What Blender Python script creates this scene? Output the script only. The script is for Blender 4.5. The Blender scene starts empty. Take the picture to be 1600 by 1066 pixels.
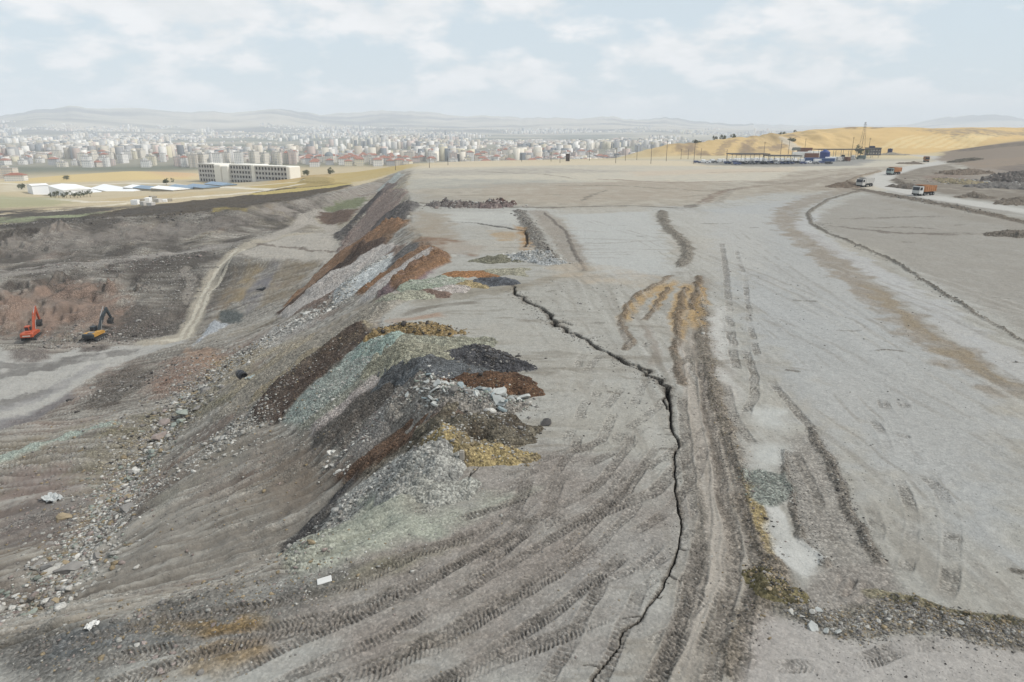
import bpy, bmesh, math, random, time
import numpy as np
from mathutils import Vector, Matrix
from mathutils.geometry import delaunay_2d_cdt
T0 = time.time()
sc = bpy.context.scene
# ------------------------------------------------------------------ camera
PITCH = math.radians(17.57); FPX = 1067.0; CAMZ = 22.0
SP, CP = math.sin(PITCH), math.cos(PITCH)
cam = bpy.data.cameras.new('camera'); cam_o = bpy.data.objects.new('camera', cam)
sc.collection.objects.link(cam_o)
cam.sensor_width = 36; cam.lens = 24.0; cam.clip_start = 0.5; cam.clip_end = 60000
cam_o.location = (0, 0, CAMZ); cam_o.rotation_euler = (math.pi/2 - PITCH, 0, 0)
sc.camera = cam_o
# ------------------------------------------------------------------ view, sky, sun
sc.view_settings.view_transform = 'Standard'; sc.view_settings.look = 'None'
sc.view_settings.gamma = 1; sc.view_settings.use_curve_mapping = False
sc.view_settings.exposure = 0.08
sc.render.resolution_x, sc.render.resolution_y = 1024, 682
sc.cycles.use_denoising = True
sc.cycles.max_bounces = 5; sc.cycles.diffuse_bounces = 2; sc.cycles.volume_bounces = 3
sc.cycles.volume_step_rate = 4
SUN_EL, SUN_AZ = math.radians(46), math.radians(98)     # azimuth clockwise from +Y
w = bpy.data.worlds.new('World'); sc.world = w; w.use_nodes = True
nt = w.node_tree; nt.nodes.clear()
def N(nt, t, **k):
    n = nt.nodes.new(t)
    for a, b in k.items():
        if a.startswith('i_'):
            key = a[2:]; key = int(key) if key.isdigit() else key.replace('_', ' ')
            n.inputs[key].default_value = b
        else: setattr(n, a, b)
    return n
def Lk(nt, a, b): nt.links.new(a, b)
sky = N(nt, 'ShaderNodeTexSky', sky_type='NISHITA', sun_disc=False, sun_elevation=SUN_EL, sun_rotation=SUN_AZ,
        altitude=900, air_density=1.0, dust_density=3.5, ozone_density=1.5)
tc = N(nt, 'ShaderNodeTexCoord')
sep = N(nt, 'ShaderNodeSeparateXYZ'); Lk(nt, tc.outputs['Generated'], sep.inputs[0])
ab = N(nt, 'ShaderNodeMath', operation='MAXIMUM'); ab.inputs[1].default_value = 0.0; Lk(nt, sep.outputs['Z'], ab.inputs[0])
ad = N(nt, 'ShaderNodeMath', operation='ADD'); ad.inputs[1].default_value = 0.36; Lk(nt, ab.outputs[0], ad.inputs[0])
dx = N(nt, 'ShaderNodeMath', operation='DIVIDE'); Lk(nt, sep.outputs['X'], dx.inputs[0]); Lk(nt, ad.outputs[0], dx.inputs[1])
dy = N(nt, 'ShaderNodeMath', operation='DIVIDE'); Lk(nt, sep.outputs['Y'], dy.inputs[0]); Lk(nt, ad.outputs[0], dy.inputs[1])
cx = N(nt, 'ShaderNodeCombineXYZ'); Lk(nt, dx.outputs[0], cx.inputs[0]); Lk(nt, dy.outputs[0], cx.inputs[1])
n1 = N(nt, 'ShaderNodeTexNoise', i_Scale=5.6, i_Detail=9.0, i_Roughness=0.55, i_Distortion=0.1); Lk(nt, cx.outputs[0], n1.inputs['Vector'])
n2 = N(nt, 'ShaderNodeTexNoise', i_Scale=2.0, i_Detail=2.0, i_Roughness=0.5); Lk(nt, cx.outputs[0], n2.inputs['Vector'])
ma = N(nt, 'ShaderNodeMath', operation='MULTIPLY_ADD'); Lk(nt, n2.outputs['Fac'], ma.inputs[0]); ma.inputs[1].default_value = 1.3; Lk(nt, n1.outputs['Fac'], ma.inputs[2])
m7 = N(nt, 'ShaderNodeMath', operation='MULTIPLY'); Lk(nt, ma.outputs[0], m7.inputs[0]); m7.inputs[1].default_value = 0.7
cr = N(nt, 'ShaderNodeValToRGB'); Lk(nt, m7.outputs[0], cr.inputs[0])
cr.color_ramp.elements[0].position = 0.74; cr.color_ramp.elements[0].color = (0, 0, 0, 1)
cr.color_ramp.elements[1].position = 0.88; cr.color_ramp.elements[1].color = (1, 1, 1, 1)
# cloud thickness: slightly darker bases
cr2 = N(nt, 'ShaderNodeValToRGB'); Lk(nt, n1.outputs['Fac'], cr2.inputs[0])
cr2.color_ramp.elements[0].position = 0.42; cr2.color_ramp.elements[0].color = (9.4, 9.75, 10.0, 1)
cr2.color_ramp.elements[1].position = 0.62; cr2.color_ramp.elements[1].color = (10.9, 11.0, 11.2, 1)
haz = N(nt, 'ShaderNodeMix', data_type='RGBA', blend_type='MIX'); haz.inputs[0].default_value = 0.8
Lk(nt, sky.outputs[0], haz.inputs[6]); haz.inputs[7].default_value = (8.3, 9.7, 10.6, 1)
mx = N(nt, 'ShaderNodeMix', data_type='RGBA', blend_type='MIX')
Lk(nt, cr.outputs['Color'], mx.inputs[0]); Lk(nt, haz.outputs[2], mx.inputs[6]); Lk(nt, cr2.outputs['Color'], mx.inputs[7])
bgn = N(nt, 'ShaderNodeBackground', i_Strength=0.081); Lk(nt, mx.outputs[2], bgn.inputs['Color'])
wo = N(nt, 'ShaderNodeOutputWorld'); Lk(nt, bgn.outputs[0], wo.inputs['Surface'])
sun = bpy.data.lights.new('sun', 'SUN'); sun.energy = 3.1; sun.angle = math.radians(4); sun.color = (1, 0.96, 0.9)
sun_o = bpy.data.objects.new('sun', sun); sc.collection.objects.link(sun_o)
sdir = Vector((math.sin(SUN_AZ)*math.cos(SUN_EL), math.cos(SUN_AZ)*math.cos(SUN_EL), math.sin(SUN_EL)))
sun_o.rotation_euler = sdir.to_track_quat('Z', 'Y').to_euler(); sun_o.location = (0, 0, 500)

# ------------------------------------------------------------------ helpers
KA = 0.745; DES = .25
def S(r, g, b):
    o = []; y_ = .3*r+.55*g+.15*b; k_ = 1-DES; r, g, b = y_+(r-y_)*k_, y_+(g-y_)*k_, y_+(b-y_)*k_
    for c in (r, g, b):
        c /= 255; c = c/12.92 if c <= 0.04045 else ((c+0.055)/1.055)**2.4
        o.append(c*KA)
    return np.array(o, dtype=np.float32)*np.array((.99, .977, .95), np.float32)
def sm(a, b, x):
    t = np.clip((x-a)/(b-a), 0, 1); return t*t*(3-2*t)
_rng = np.random.RandomState(7)
_TAB = _rng.rand(512, 512).astype(np.float32)
def vnoise(x, y, seed=0):
    x = x + seed*37.17; y = y + seed*91.7
    xi = np.floor(x).astype(np.int64); yi = np.floor(y).astype(np.int64)
    fx = (x-xi).astype(np.float32); fy = (y-yi).astype(np.float32)
    fx = fx*fx*(3-2*fx); fy = fy*fy*(3-2*fy)
    x0 = xi & 511; x1 = (xi+1) & 511; y0 = yi & 511; y1 = (yi+1) & 511
    a = _TAB[x0, y0]; b = _TAB[x1, y0]; c = _TAB[x0, y1]; d = _TAB[x1, y1]
    return ((a+(b-a)*fx) + ((c+(d-c)*fx)-(a+(b-a)*fx))*fy)*2-1
def fbm(x, y, octv=4, seed=0, gain=0.5, ca=0.8, sa=0.6):
    s = 0; a = 1.0; tot = 0
    for o in range(octv):
        s = s + a*vnoise(x, y, seed+o*3); tot += a; a *= gain
        x, y = (x*ca-y*sa)*2.03, (x*sa+y*ca)*2.03
    return s/tot*1.5
def ray(px, py):
    v = (533-py)/FPX; u = (px-800)/FPX
    return u, CP+v*SP, -SP+v*CP
def PZ(px, py, z):
    rx, ry, rz = ray(px, py)
    d = (z-CAMZ)/rz
    return np.array((rx*d, ry*d, z))
# ------------------------------------------------------------------ far land (beyond ~950 m)
RID = [(-400,180),(0,182),(60,174),(120,169),(200,171),(300,178),(360,176),(430,171),(500,179),(600,176),(700,180),(800,184),(900,188),(935,184),(1050,188),(1140,195),(1250,197),(1400,198),(1440,192),(1480,183),(1545,180),(1600,188),(2000,190)]
def zfar(x, y):
    r = np.hypot(x, y); px = 800+FPX*x/np.maximum(y, 1)*1.049
    ytop = np.interp(px, [p[0] for p in RID], [p[1] for p in RID]) + 2.2*vnoise(px/28., px*0, 5)+1.0*vnoise(px/9., px*0, 9)
    v = (533-ytop)/FPX
    rr = np.where(px > 1180, 15500., 12000.+900*vnoise(px/120., px*0, 3))
    d = rr/np.sqrt(1+((px-800)/FPX)**2)
    zt = CAMZ + d*(-SP+v*CP)
    prof = np.exp(-((r-rr)/np.where(r < rr, 2300., 1600.))**2)
    zt = zt + 60*(.35-np.abs(fbm(x/1500., y/1000., 5, 19)))*sm(7000, 9500, r)
    base = -55 - 14*sm(1500, 4500, r)
    mid = 62*sm(4800, 8000, r)*(0.5+0.5*fbm(x/1700., y/1300., 4, 11)) + 75*sm(7000, 9500, r)*np.abs(fbm(x/1100., y/800., 4, 15))
    mid = mid*(1-0.7*sm(900, 1300, px))
    knoll = 30*np.exp(-(((px-640)/60)**2+((r-3300)/350)**2)) + 16*np.exp(-(((px-985)/45)**2+((r-2100)/200)**2))
    near = 12*fbm(x/420., y/420., 3, 21)*sm(900, 1500, r)*(1-sm(1600, 2600, r))
    return base + (zt-base)*prof*(0.86+0.14*prof) + mid*(1-prof) + knoll + near*0.5 - 20*sm(16500, 19500, r)
# ------------------------------------------------------------------ breaklines: pixel of the survey photo + height -> world
BL = []
def line(*p): BL.append([PZ(*q) for q in p])
def wline(*p): BL.append([np.array(q, float) for q in p])
crest = [(-260,1050,-1.5),(-100,1030,-1),(0,1005,-.6),(130,985,-.2),(300,940,0),(440,893,0),(560,850,0),(650,790,0),(690,690,0),(700,650,0),(690,610,0),(640,570,0),(590,520,0),(590,490,0),(612,465,0),(660,425,0),(690,398,0),(662,375,0),(640,350,0),(640,318,0),(633,290,0),(640,270,0),(650,259,-.5)]
line(*crest)
line((60,962,-11.5),(120,880,-14.5),(180,790,-17.5),(225,720,-19),(300,620,-21),(350,570,-22),(420,510,-21),(470,470,-18),(520,405,-13.5),(560,345,-12),(598,300,-9),(622,278,-5))
line((400,635,-8.4),(470,720,-8),(530,772,-7.4),(455,868,-9.3),(330,905,-7.5))
line((-250,960,-14),(0,960,-13)); line((-250,860,-20),(0,860,-17.5)); line((-250,780,-22),(0,780,-19.8),(100,760,-19))
line((-250,730,-22),(0,720,-20.6),(90,690,-20.2),(170,668,-19.3)); line((-250,735,-29.5),(0,674,-29.8),(100,624,-30),(200,565,-30),(285,533,-29.6))
line((150,640,-25),(230,600,-24),(330,545,-25)); line((-250,610,-30),(0,600,-30))
line((-250,515,-30),(0,530,-30),(60,543,-30),(150,535,-30),(220,527,-30),(268,508,-29.3))
line((285,531,-29.5),(302,500,-27.3),(325,450,-23),(350,415,-19),(380,390,-16.2),(430,372,-14.5))
line((262,508,-29),(280,485,-26.2),(305,440,-21.8),(330,408,-18.4),(362,386,-16.4))
line((360,405,-15.6),(450,402,-14.5),(530,405,-14)); line((345,515,-26.5),(380,490,-24),(440,470,-20))
line((385,375,-14.5),(500,370,-13.6),(530,392,-13.6))
line((-250,460,-20),(0,445,-20),(120,425,-19.5),(230,412,-19),(320,398,-18))
line((-250,415,-19),(0,408,-19),(150,398,-18.5),(280,385,-17.5),(380,366,-15.5),(440,355,-15),(480,348,-15.2),(505,350,-15.5),(530,362,-15))
line((480,332,-13),(530,320,-12.2),(580,302,-10))
line((-250,375,-12),(0,360,-11.5),(100,349,-11.2),(200,340,-11),(300,333,-10.3),(335,330,-10),(390,322,-9.2),(450,313,-8.5),(520,301,-7.3),(570,289,-6),(605,277,-4.5),(632,267,-2))
line((-250,345,-13.5),(0,338,-12.8)); line((-250,318,-18),(0,318,-17),(200,313,-15)); line((-250,300,-24),(0,300,-23),(75,306,-26.5),(200,295,-22))
line((-250,280,-31),(0,282,-30),(100,290,-27.5),(200,281,-26)); line((-250,266,-36),(0,266,-35)); line((120,272,-27),(200,267,-24.3),(260,268,-26),(300,270,-28))
line((390,300,-12.4),(500,289,-10),(560,278,-7.5)); line((300,284,-19.5),(390,283,-19),(470,281,-18.5)); line((500,271,-14),(560,268,-10),(600,262,-7),(640,255,-4))
line((650,258,-1),(700,253,-1),(800,250,-1),(900,248,-1),(1000,246,-.6),(1040,244,-.3))
line((1060,222,8),(1130,215,11.4),(1230,208,14.6),(1300,201,18),(1350,196.5,21.2),(1420,202,18),(1500,204,17.5),(1600,201,18.4),(1800,200,19))
line((1045,243,0),(1150,242,0),(1240,240,0),(1330,240,0),(1400,241,.5),(1457,241,1))
line((1457,246,0),(1500,262,0),(1560,275,.3),(1600,283,.5),(1800,310,.5))
line((1465,238,2.5),(1500,231,5.2),(1550,225,8),(1600,220.5,11.2),(1800,205,16))
wline((-260,570,-20),(-120,560,-16),(-40,570,-12),(60,590,-10),(125,640,-6))
wline((-300,800,-36),(0,820,-34),(150,800,-22),(300,950,-8),(600,980,0))
wline((700,-20,0),(20,-20,0),(-20,-20,-.5),(-60,-20,-8),(-700,-20,-20)); wline((800,300,10),(800,700,18)); wline((60,20,0),(20,120,0),(60,200,0),(60,300,0),(50,400,0)); wline((200,60,0),(300,150,.5))
for a in range(-50, 60, 6):
    x, y = 1120*math.sin(math.radians(a)), 1120*math.cos(math.radians(a)); wline((x, y, float(zfar(np.float64(x), np.float64(y)))))
wline((-1100,-20,-20),(-1000,500,-50)); wline((1300,-20,10),(1200,500,20))
vs, ed = [], []
for b in BL:
    for k, p in enumerate(b):
        vs.append(p)
        if k: ed.append((len(vs)-2, len(vs)-1))
ov, oe, of, ivm, _, _ = delaunay_2d_cdt([Vector(p[:2]) for p in vs], ed, [], 0, 1e-4)
zz = np.zeros(len(ov))
va = np.array(vs)
for i, p in enumerate(ov):
    if ivm[i]: zz[i] = vs[ivm[i][0]][2]
    else:
        dd = np.hypot(va[:, 0]-p.x, va[:, 1]-p.y)+.01; k = np.argsort(dd)[:4]; zz[i] = (va[k, 2]/dd[k]).sum()/(1/dd[k]).sum()
RX0, RY0, RW, RH = -750, -20, 1550, 1080
R = np.full((RW, RH), np.nan, np.float64)
for f in of:
    for k in range(1, len(f)-1):
        ia, ib, ic = f[0], f[k], f[k+1]
        a, b, c = ov[ia], ov[ib], ov[ic]
        x0 = max(0, int(math.floor(min(a.x, b.x, c.x)-RX0))); x1 = min(RW-1, int(math.ceil(max(a.x, b.x, c.x)-RX0)))
        y0 = max(0, int(math.floor(min(a.y, b.y, c.y)-RY0))); y1 = min(RH-1, int(math.ceil(max(a.y, b.y, c.y)-RY0)))
        if x1 < x0 or y1 < y0: continue
        gx, gy = np.meshgrid(np.arange(x0, x1+1)+RX0, np.arange(y0, y1+1)+RY0, indexing='ij')
        den = (b.y-c.y)*(a.x-c.x)+(c.x-b.x)*(a.y-c.y)
        if abs(den) < 1e-9: continue
        l1 = ((b.y-c.y)*(gx-c.x)+(c.x-b.x)*(gy-c.y))/den; l2 = ((c.y-a.y)*(gx-c.x)+(a.x-c.x)*(gy-c.y))/den; l3 = 1-l1-l2
        m = (l1 >= -1e-6) & (l2 >= -1e-6) & (l3 >= -1e-6)
        R[x0:x1+1, y0:y1+1][m] = (l1*zz[ia]+l2*zz[ib]+l3*zz[ic])[m]
R[np.isnan(R)] = -20
def blur(A, n):
    for _ in range(n):
        B = np.pad(A, 1, mode='edge'); A = (B[:-2, 1:-1]+2*B[1:-1, 1:-1]+B[2:, 1:-1])/4
        B = np.pad(A, 1, mode='edge'); A = (B[1:-1, :-2]+2*B[1:-1, 1:-1]+B[1:-1, 2:])/4
    return A
Rs, Rl = blur(R, 2), blur(R, 60)
gy = np.arange(RH)[None, :]+RY0
t = sm(260, 420, gy)*np.ones((RW, 1)); t[:int(-RX0+(-60)), :] *= 1.0
HM = Rs*(1-t)+Rl*t
del Rl
def hmac(x, y):
    m = sm(-95, -114, x)*sm(158, 176, y)*sm(330, 290, y)
    if np.any(m > 0):
        wx = 6*fbm(x/24., y/24., 3, 301)+2.6*fbm(x/6.5, y/6.5, 3, 305); wy = 6.5*fbm(x/22., y/30., 3, 311)+3.2*fbm(x/6., y/7., 3, 315)
        x = x+wx*m; y = y+wy*m
    fx = np.clip(x-RX0, 0, RW-1.001); fy = np.clip(y-RY0, 0, RH-1.001)
    xi = fx.astype(np.int64); yi = fy.astype(np.int64); ax = fx-xi; ay = fy-yi
    h = (HM[xi, yi]*(1-ax)+HM[xi+1, yi]*ax)*(1-ay)+(HM[xi, yi+1]*(1-ax)+HM[xi+1, yi+1]*ax)*ay
    r = np.hypot(x, y); t = sm(880, 1040, r)
    out = h
    if np.any(t > 0): out = h*(1-t)+zfar(x, y)*t
    return out
_ds = np.concatenate([np.arange(12, 120, .5), np.arange(120, 400, 1.0), np.arange(400, 1100, 4.0), np.geomspace(1100, 16000, 250)])
def P(px, py):
    """where the sight line through this photo pixel meets the land"""
    rx, ry, rz = ray(px, py)
    xs, ys, zs = rx*_ds, ry*_ds, CAMZ+rz*_ds
    g = zs-hmac(xs, ys); k = np.argmax(g < 0)
    if g[k] >= 0: k = len(_ds)-1
    k = max(k, 1)
    a, b = _ds[k-1], _ds[k]
    for _ in range(14):
        c = (a+b)/2
        if CAMZ+rz*c < hmac(np.array([rx*c]), np.array([ry*c]))[0]: b = c
        else: a = c
    return np.array((rx*b, ry*b))
def PP(l): return np.array([P(*q[:2]) for q in l])
# ------------------------------------------------------------------ surface fields
class Surf:
    def __init__(s, X, Y, base=None):
        s.X, s.Y = X, Y; n = len(X)
        s.H = hmac(X, Y) if base is None else base
        s.C = np.zeros((n, 3), np.float32); s.G = np.full(n, .25, np.float32)
        s.w1 = fbm(X/2.2, Y/2.2, 3, 31).astype(np.float32); s.w2 = fbm(X/2.2, Y/2.2, 3, 47).astype(np.float32)
        s.w3 = fbm(X/14., Y/14., 3, 53).astype(np.float32)
    def sel(s, pts, m):
        return np.where((s.X > pts[:, 0].min()-m) & (s.X < pts[:, 0].max()+m) & (s.Y > pts[:, 1].min()-m) & (s.Y < pts[:, 1].max()+m))[0]
    def dline(s, pts, vals, m, wr):
        i = s.sel(pts, m)
        x = s.X[i]+s.w1[i]*wr; y = s.Y[i]+s.w2[i]*wr
        D = np.full(len(i), 1e9); SS = np.zeros(len(i)); TT = np.zeros(len(i)); V = np.zeros((len(i), vals.shape[1])); acc = 0
        for k in range(len(pts)-1):
            ax, ay = pts[k]; bx, by = pts[k+1]; L = math.hypot(bx-ax, by-ay)
            if L < 1e-6: continue
            ux, uy = (bx-ax)/L, (by-ay)/L
            t = np.clip((x-ax)*ux+(y-ay)*uy, 0, L); qx = ax+ux*t; qy = ay+uy*t
            d = np.hypot(x-qx, y-qy); b = d < D
            D[b] = d[b]; SS[b] = acc+t[b]; TT[b] = ((x-ax)*-uy+(y-ay)*ux)[b]
            V[b] = (vals[k]+(vals[k+1]-vals[k])*(t[b]/L)[:, None]); acc += L
        return i, D, SS, TT, V, acc
    def mix(s, i, c, a):
        a = a[:, None]; s.C[i] = s.C[i]*(1-a)+c*a
    def poly(s, px, c, op=1.0, f=.6, wr=.5, grit=None, dh=0, world=False, var=0.0, seed=0):
        pts = np.array(px, float) if world else PP(px)
        i = s.sel(pts, f+wr+1)
        if not len(i): return
        x = s.X[i]+s.w1[i]*wr; y = s.Y[i]+s.w2[i]*wr
        n = len(pts); D = np.full(len(i), 1e9); ins = np.zeros(len(i), bool)
        for k in range(n):
            ax, ay = pts[k]; bx, by = pts[(k+1) % n]; L2 = (bx-ax)**2+(by-ay)**2+1e-9
            t = np.clip(((x-ax)*(bx-ax)+(y-ay)*(by-ay))/L2, 0, 1)
            D = np.minimum(D, np.hypot(x-ax-t*(bx-ax), y-ay-t*(by-ay)))
            cr_ = ((ay > y) != (by > y)) & (x < (bx-ax)*(y-ay)/(by-ay+1e-12)+ax); ins ^= cr_
        sd = np.where(ins, D, -D); a = sm(-f, f, sd)*op
        if var: a = np.clip(a*(1+var*fbm(s.X[i]/3., s.Y[i]/3., 4, 71+seed)*1.6), 0, 1)
        s.mix(i, c, a)
        if grit is not None: s.G[i] = s.G[i]*(1-a)+grit*a
        if dh: s.H[i] += dh*sm(-f, f*3, sd)
    def line(s, px, wd, c=None, op=1.0, f=.35, wr=.25, grit=None, dh=0, prof='flat', patch=0.0, world=False, seed=0):
        """wd half width in m (number, or one per point)"""
        pts = np.array(px, float)[:, :2] if world else PP(px)
        wv = np.array(wd, float).reshape(-1, 1) if np.ndim(wd) else np.full((len(pts), 1), float(wd))
        i, D, SS, TT, V, L = s.dline(pts, wv, wv.max()*(1+f)+wr+.5, wr)
        if not len(i): return
        W = V[:, 0]; a = sm(1+f, 1-f, D/W)*op
        end = sm(0, min(3, L*.15), SS)*sm(0, min(3, L*.15), L-SS) if patch else 1
        if patch: a = a*end*np.clip(1-patch+patch*1.4*(0.5+1.2*fbm(SS/3.1+seed*9, TT/1.3+seed*5, 3, 83+seed)), 0, 1)
        if c is not None: s.mix(i, c, a)
        if grit is not None: s.G[i] = s.G[i]*(1-a)+grit*a
        if dh:
            if prof == 'flat': s.H[i] += dh*a
            elif prof == 'berm': s.H[i] += dh*np.clip(1-D/W, 0, 1)*(0.65+0.6*fbm(s.X[i]/.9, s.Y[i]/.9, 3, 91))
            elif prof == 'vee': s.H[i] += dh*np.clip(1-D/W, 0, 1)**.6
    def tread(s, px, w=.32, per=.3, c=None, op=.55, depth=.05, gauge=0, patch=.7, seed=0, slant=.5, wr=.12):
        """track of lugged tyres (gauge > 0: a pair)"""
        pts = PP(px)
        g = gauge/2+w
        i, D, SS, TT, V, L = s.dline(pts, np.zeros((len(pts), 1)), g+.6, wr)
        if not len(i): return
        fade = sm(0, 1.5, SS)*sm(0, 1.5, L-SS)
        for o in ((-gauge/2, gauge/2) if gauge else (0,)):
            t = TT-o; m = sm(w*1.15, w*.85, np.abs(t))*fade*(D < g+.3)
            m = m*np.clip(1-patch+patch*1.5*(.55+1.3*fbm(SS/2.3+seed*7+o*3, SS*0+seed*3.3, 3, 97)), 0, 1)
            ph = 1.6*fbm(SS/1.3+seed, TT/1.5, 2, 98); lug = np.sin(2*np.pi*(SS+slant*np.abs(t))/per+ph); lug = np.clip(lug*1.5, -1, 1)*np.clip(.75+.9*fbm(SS/.9+seed*3, TT/.3, 2, 99), .1, 1.3)
            edge = np.exp(-((np.abs(t)-w*1.15)/(.10))**2)*fade
            s.H[i] += (-depth*.6+lug*depth)*m + edge*depth*.9*(m > 0)*0+edge*depth*.6
            if c is not None: s.mix(i, c, np.clip(m*op*(.75-.35*lug), 0, 1))
            s.G[i] = np.maximum(s.G[i], m*.6)
# ---- colours as matter, with cloud shade painted into the near greys
GREY = S(170,168,160); PALE = S(182,184,182); BLUEG = S(173,177,180); WARM = S(158,152,140); DUST = S(186,178,164)
LOOSE = S(122,114,104); BRN = S(128,112,96); DBRN = S(86,70,60); OCHRE = S(154,128,82); ORNG = S(154,110,70); RUST = S(132,88,62)
DGREY = S(82,82,84); MGREY = S(120,118,114); MINT = S(170,184,172); WHITE = S(214,214,212); MAUVE = S(140,126,122); OLIVE = S(136,134,110)
SLOPE = S(128,118,108); YEL = S(170,150,98); GOLD = S(224,196,128)
def paint(s):
    X, Y = s.X, s.Y; n = len(X); H0 = s.H.copy(); r = np.hypot(X, Y)
    # local steepness of the land
    e = .8; gx = (hmac(X+e, Y)-hmac(X-e, Y))/(2*e); gyy = (hmac(X, Y+e)-hmac(X, Y-e))/(2*e); steep = np.hypot(gx, gyy)
    nr = r < 900
    big = fbm(X/26., Y/40., 4, 1); md = fbm(X/5., Y/9., 4, 2); fn = fbm(X/.9, Y/1.1, 4, 3)
    hor = fbm(X/14., Y/2.2, 4, 4)          # scraped sheets run across the tip
    s.C[:] = GREY
    s.mix(slice(None), PALE, np.clip(.35+.6*big+.25*md, 0, 1)*.7)
    s.mix(slice(None), WARM, np.clip(hor*.9+.1, 0, 1)*.38)
    s.mix(slice(None), LOOSE, np.clip(fn*md*2.0, 0, 1)*.30)
    fl1 = fbm(X/.7, Y/11., 4, 16, ca=.98, sa=.2); fl2 = fbm(X/3., Y/30., 3, 18, ca=.98, sa=.2); s.mix(slice(None), S(144,137,126), np.clip(fl1*1.3-.15+.6*fl2, 0, 1)*.4*sm(2, 10, X)*sm(300, 120, r)); s.mix(slice(None), S(192,190,184), np.clip(-fl1*1.3-.2-.6*fl2, 0, 1)*.45*sm(2, 10, X)*sm(300, 120, r)); s.mix(slice(None), S(178,168,150), np.clip(fbm(X/18., Y/26., 4, 20)*1.6-.1, 0, 1)*.4)
    hf = fbm(X/3.2, Y/.55, 4, 14); s.mix(slice(None), S(134,126,112), np.clip(hf*1.6-.35+.6*hor, 0, 1)*.75*sm(160, 60, r)*sm(-14, -4, X-0*Y)*sm(12, 2, X))
    s.G[:] = .12+.1*np.clip(fn, 0, 1)
    # ---- slopes of the pit
    a = sm(.16, .34, steep)*(r < 420)*(H0 < 6); pitm = sm(-2.0, -5.0, H0)*(X < 0)*(r < 420)
    a = np.maximum(a, pitm)
    Yr = Y-.45*sm(78, 46, Y)*(X+14)*(X < 0); rill = fbm(X/9., Yr/.6, 4, 6, ca=.999, sa=.04); rill2 = fbm(X/5., Yr/.28, 3, 8, ca=.999, sa=.04)
    pt = np.clip(.5+1.1*fbm(X/13., Y/6., 4, 15), 0, 1)
    s.mix(slice(None), S(138,131,121), a)
    s.mix(slice(None), S(176,170,160), a*np.clip(rill*1.8+.1, 0, 1)*.85)
    s.mix(slice(None), S(90,82,76), a*np.clip(-rill*1.5, 0, 1)*.7)
    s.mix(slice(None), S(140,124,96), a*np.clip(fbm(X/11., Y/7., 4, 12)*1.2-.1, 0, 1)*.5)
    s.mix(slice(None), S(140,110,96), a*np.clip(fbm(X/17., Y/10., 4, 13)*1.3-.25, 0, 1)*.5)
    s.mix(slice(None), S(184,182,174), a*np.clip(rill2*1.8-.3, 0, 1)*.8)
    s.G[:] = s.G*(1-a)+a*(.12+.75*pt*np.clip(.5+.9*rill2+.5*rill, 0, 1))
    # ---- fields beyond the rim, left
    pol = lambda *k, **q: s.poly(*k, **q)
    fa = ((X < -30) & (Y > 150)) * sm(-.5, 3, (Y-(205+ (-(X+40))*.0)))*0
    # wide golden country beyond everything near
    far = sm(430, 520, Y)
    gold = S(212,194,150)
    s.mix(slice(None), gold, far)
    rimp = [(-250,372),(0,357),(100,347),(200,338),(300,331),(335,328),(390,320),(450,311),(520,299),(570,287),(605,275),(632,265)]
    rw = PP(rimp); back = [(-60,640),(-400,640),(-700,520),(-420,150)]
    pol(list(map(tuple, rw))+back, S(206,188,152), f=1.5, wr=1.2, grit=.2, world=True)
    s.mix(slice(None), S(190,172,128), sm(225, 300, Y)*(X < -40)*sm(800, 500, r)*np.clip(fbm(X/60., Y/25., 4, 17)*1.4, 0, 1)*.7*(H0 > -40)*sm(0.02, .5, np.clip(X*0+1, 0, 1)))
    for q_, c_ in (([(430,296),(560,276),(640,262),(620,258),(540,264),(440,280),(380,292)], S(196,160,92)), ([(330,262),(470,264),(560,262),(520,268),(400,270)], S(196,186,158)), ([(140,296),(300,292),(420,287),(400,282),(200,286)], S(192,178,148)), ([(0,300),(90,296),(60,288),(0,290)], S(216,204,176)), ([(150,318),(300,306),(420,296),(300,300),(170,310)], S(206,180,130))):
        pol(q_, c_, op=.7, f=5, wr=5, var=.5)
    pol([(-200,360),(0,350),(120,343),(190,338),(180,330),(60,337),(0,340),(-200,345)], S(150,158,122), f=3, wr=2, grit=.3)
    pol([(-200,372),(0,358),(60,352),(140,343),(200,338),(190,333),(130,338),(0,352),(-200,366)], S(84,80,74), f=1.2, wr=1, grit=.7)
    pol([(170,339),(250,336),(333,331),(395,322),(470,311),(552,291),(540,287),(440,296),(400,303),(335,310),(260,318),(200,326),(130,338)], S(98,88,76), f=1.6, wr=1, grit=.5)
    pol([(385,305),(430,303),(520,293),(552,287),(520,285),(450,293),(400,300)], S(200,178,104), f=1, wr=1)
    pol([(395,302),(440,297),(530,288),(548,285.5),(500,286),(450,289),(400,299)], S(92,84,74), f=.8, wr=.6)
    pol([(330,331),(385,330),(388,325),(340,324)], S(186,164,84), f=.8, wr=.6)
    pol([(465,287),(520,286),(523,280),(500,278),(470,281)], S(88,84,80), f=1.2, wr=1, dh=1.2, grit=.7)
    pol([(400,298),(480,292),(560,284),(630,266),(700,258),(640,257),(560,268),(520,276),(440,285),(380,292)], S(196,170,98), op=.75, f=5, wr=4)
    for q in (([(-100,333),(0,337),(60,333),(200,318),(300,308),(420,298)], 3.0, S(236,224,198)), ([(-50,300),(100,312),(140,316),(260,312),(400,300),(470,288)], 2.6, S(230,220,200)), ([(0,286),(60,290),(200,286),(320,290),(420,296)], 3.4, S(230,222,204)), ([(200,296),(300,296),(400,290),(470,284)], 3, S(230,220,200))):
        s.line(q[0], q[1], q[2], op=.9, wr=1.0)
    pol([(0,325),(90,322),(110,316),(60,308),(0,305),(-200,306),(-200,328)], S(168,168,124), op=.8, f=8, wr=6)
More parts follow.
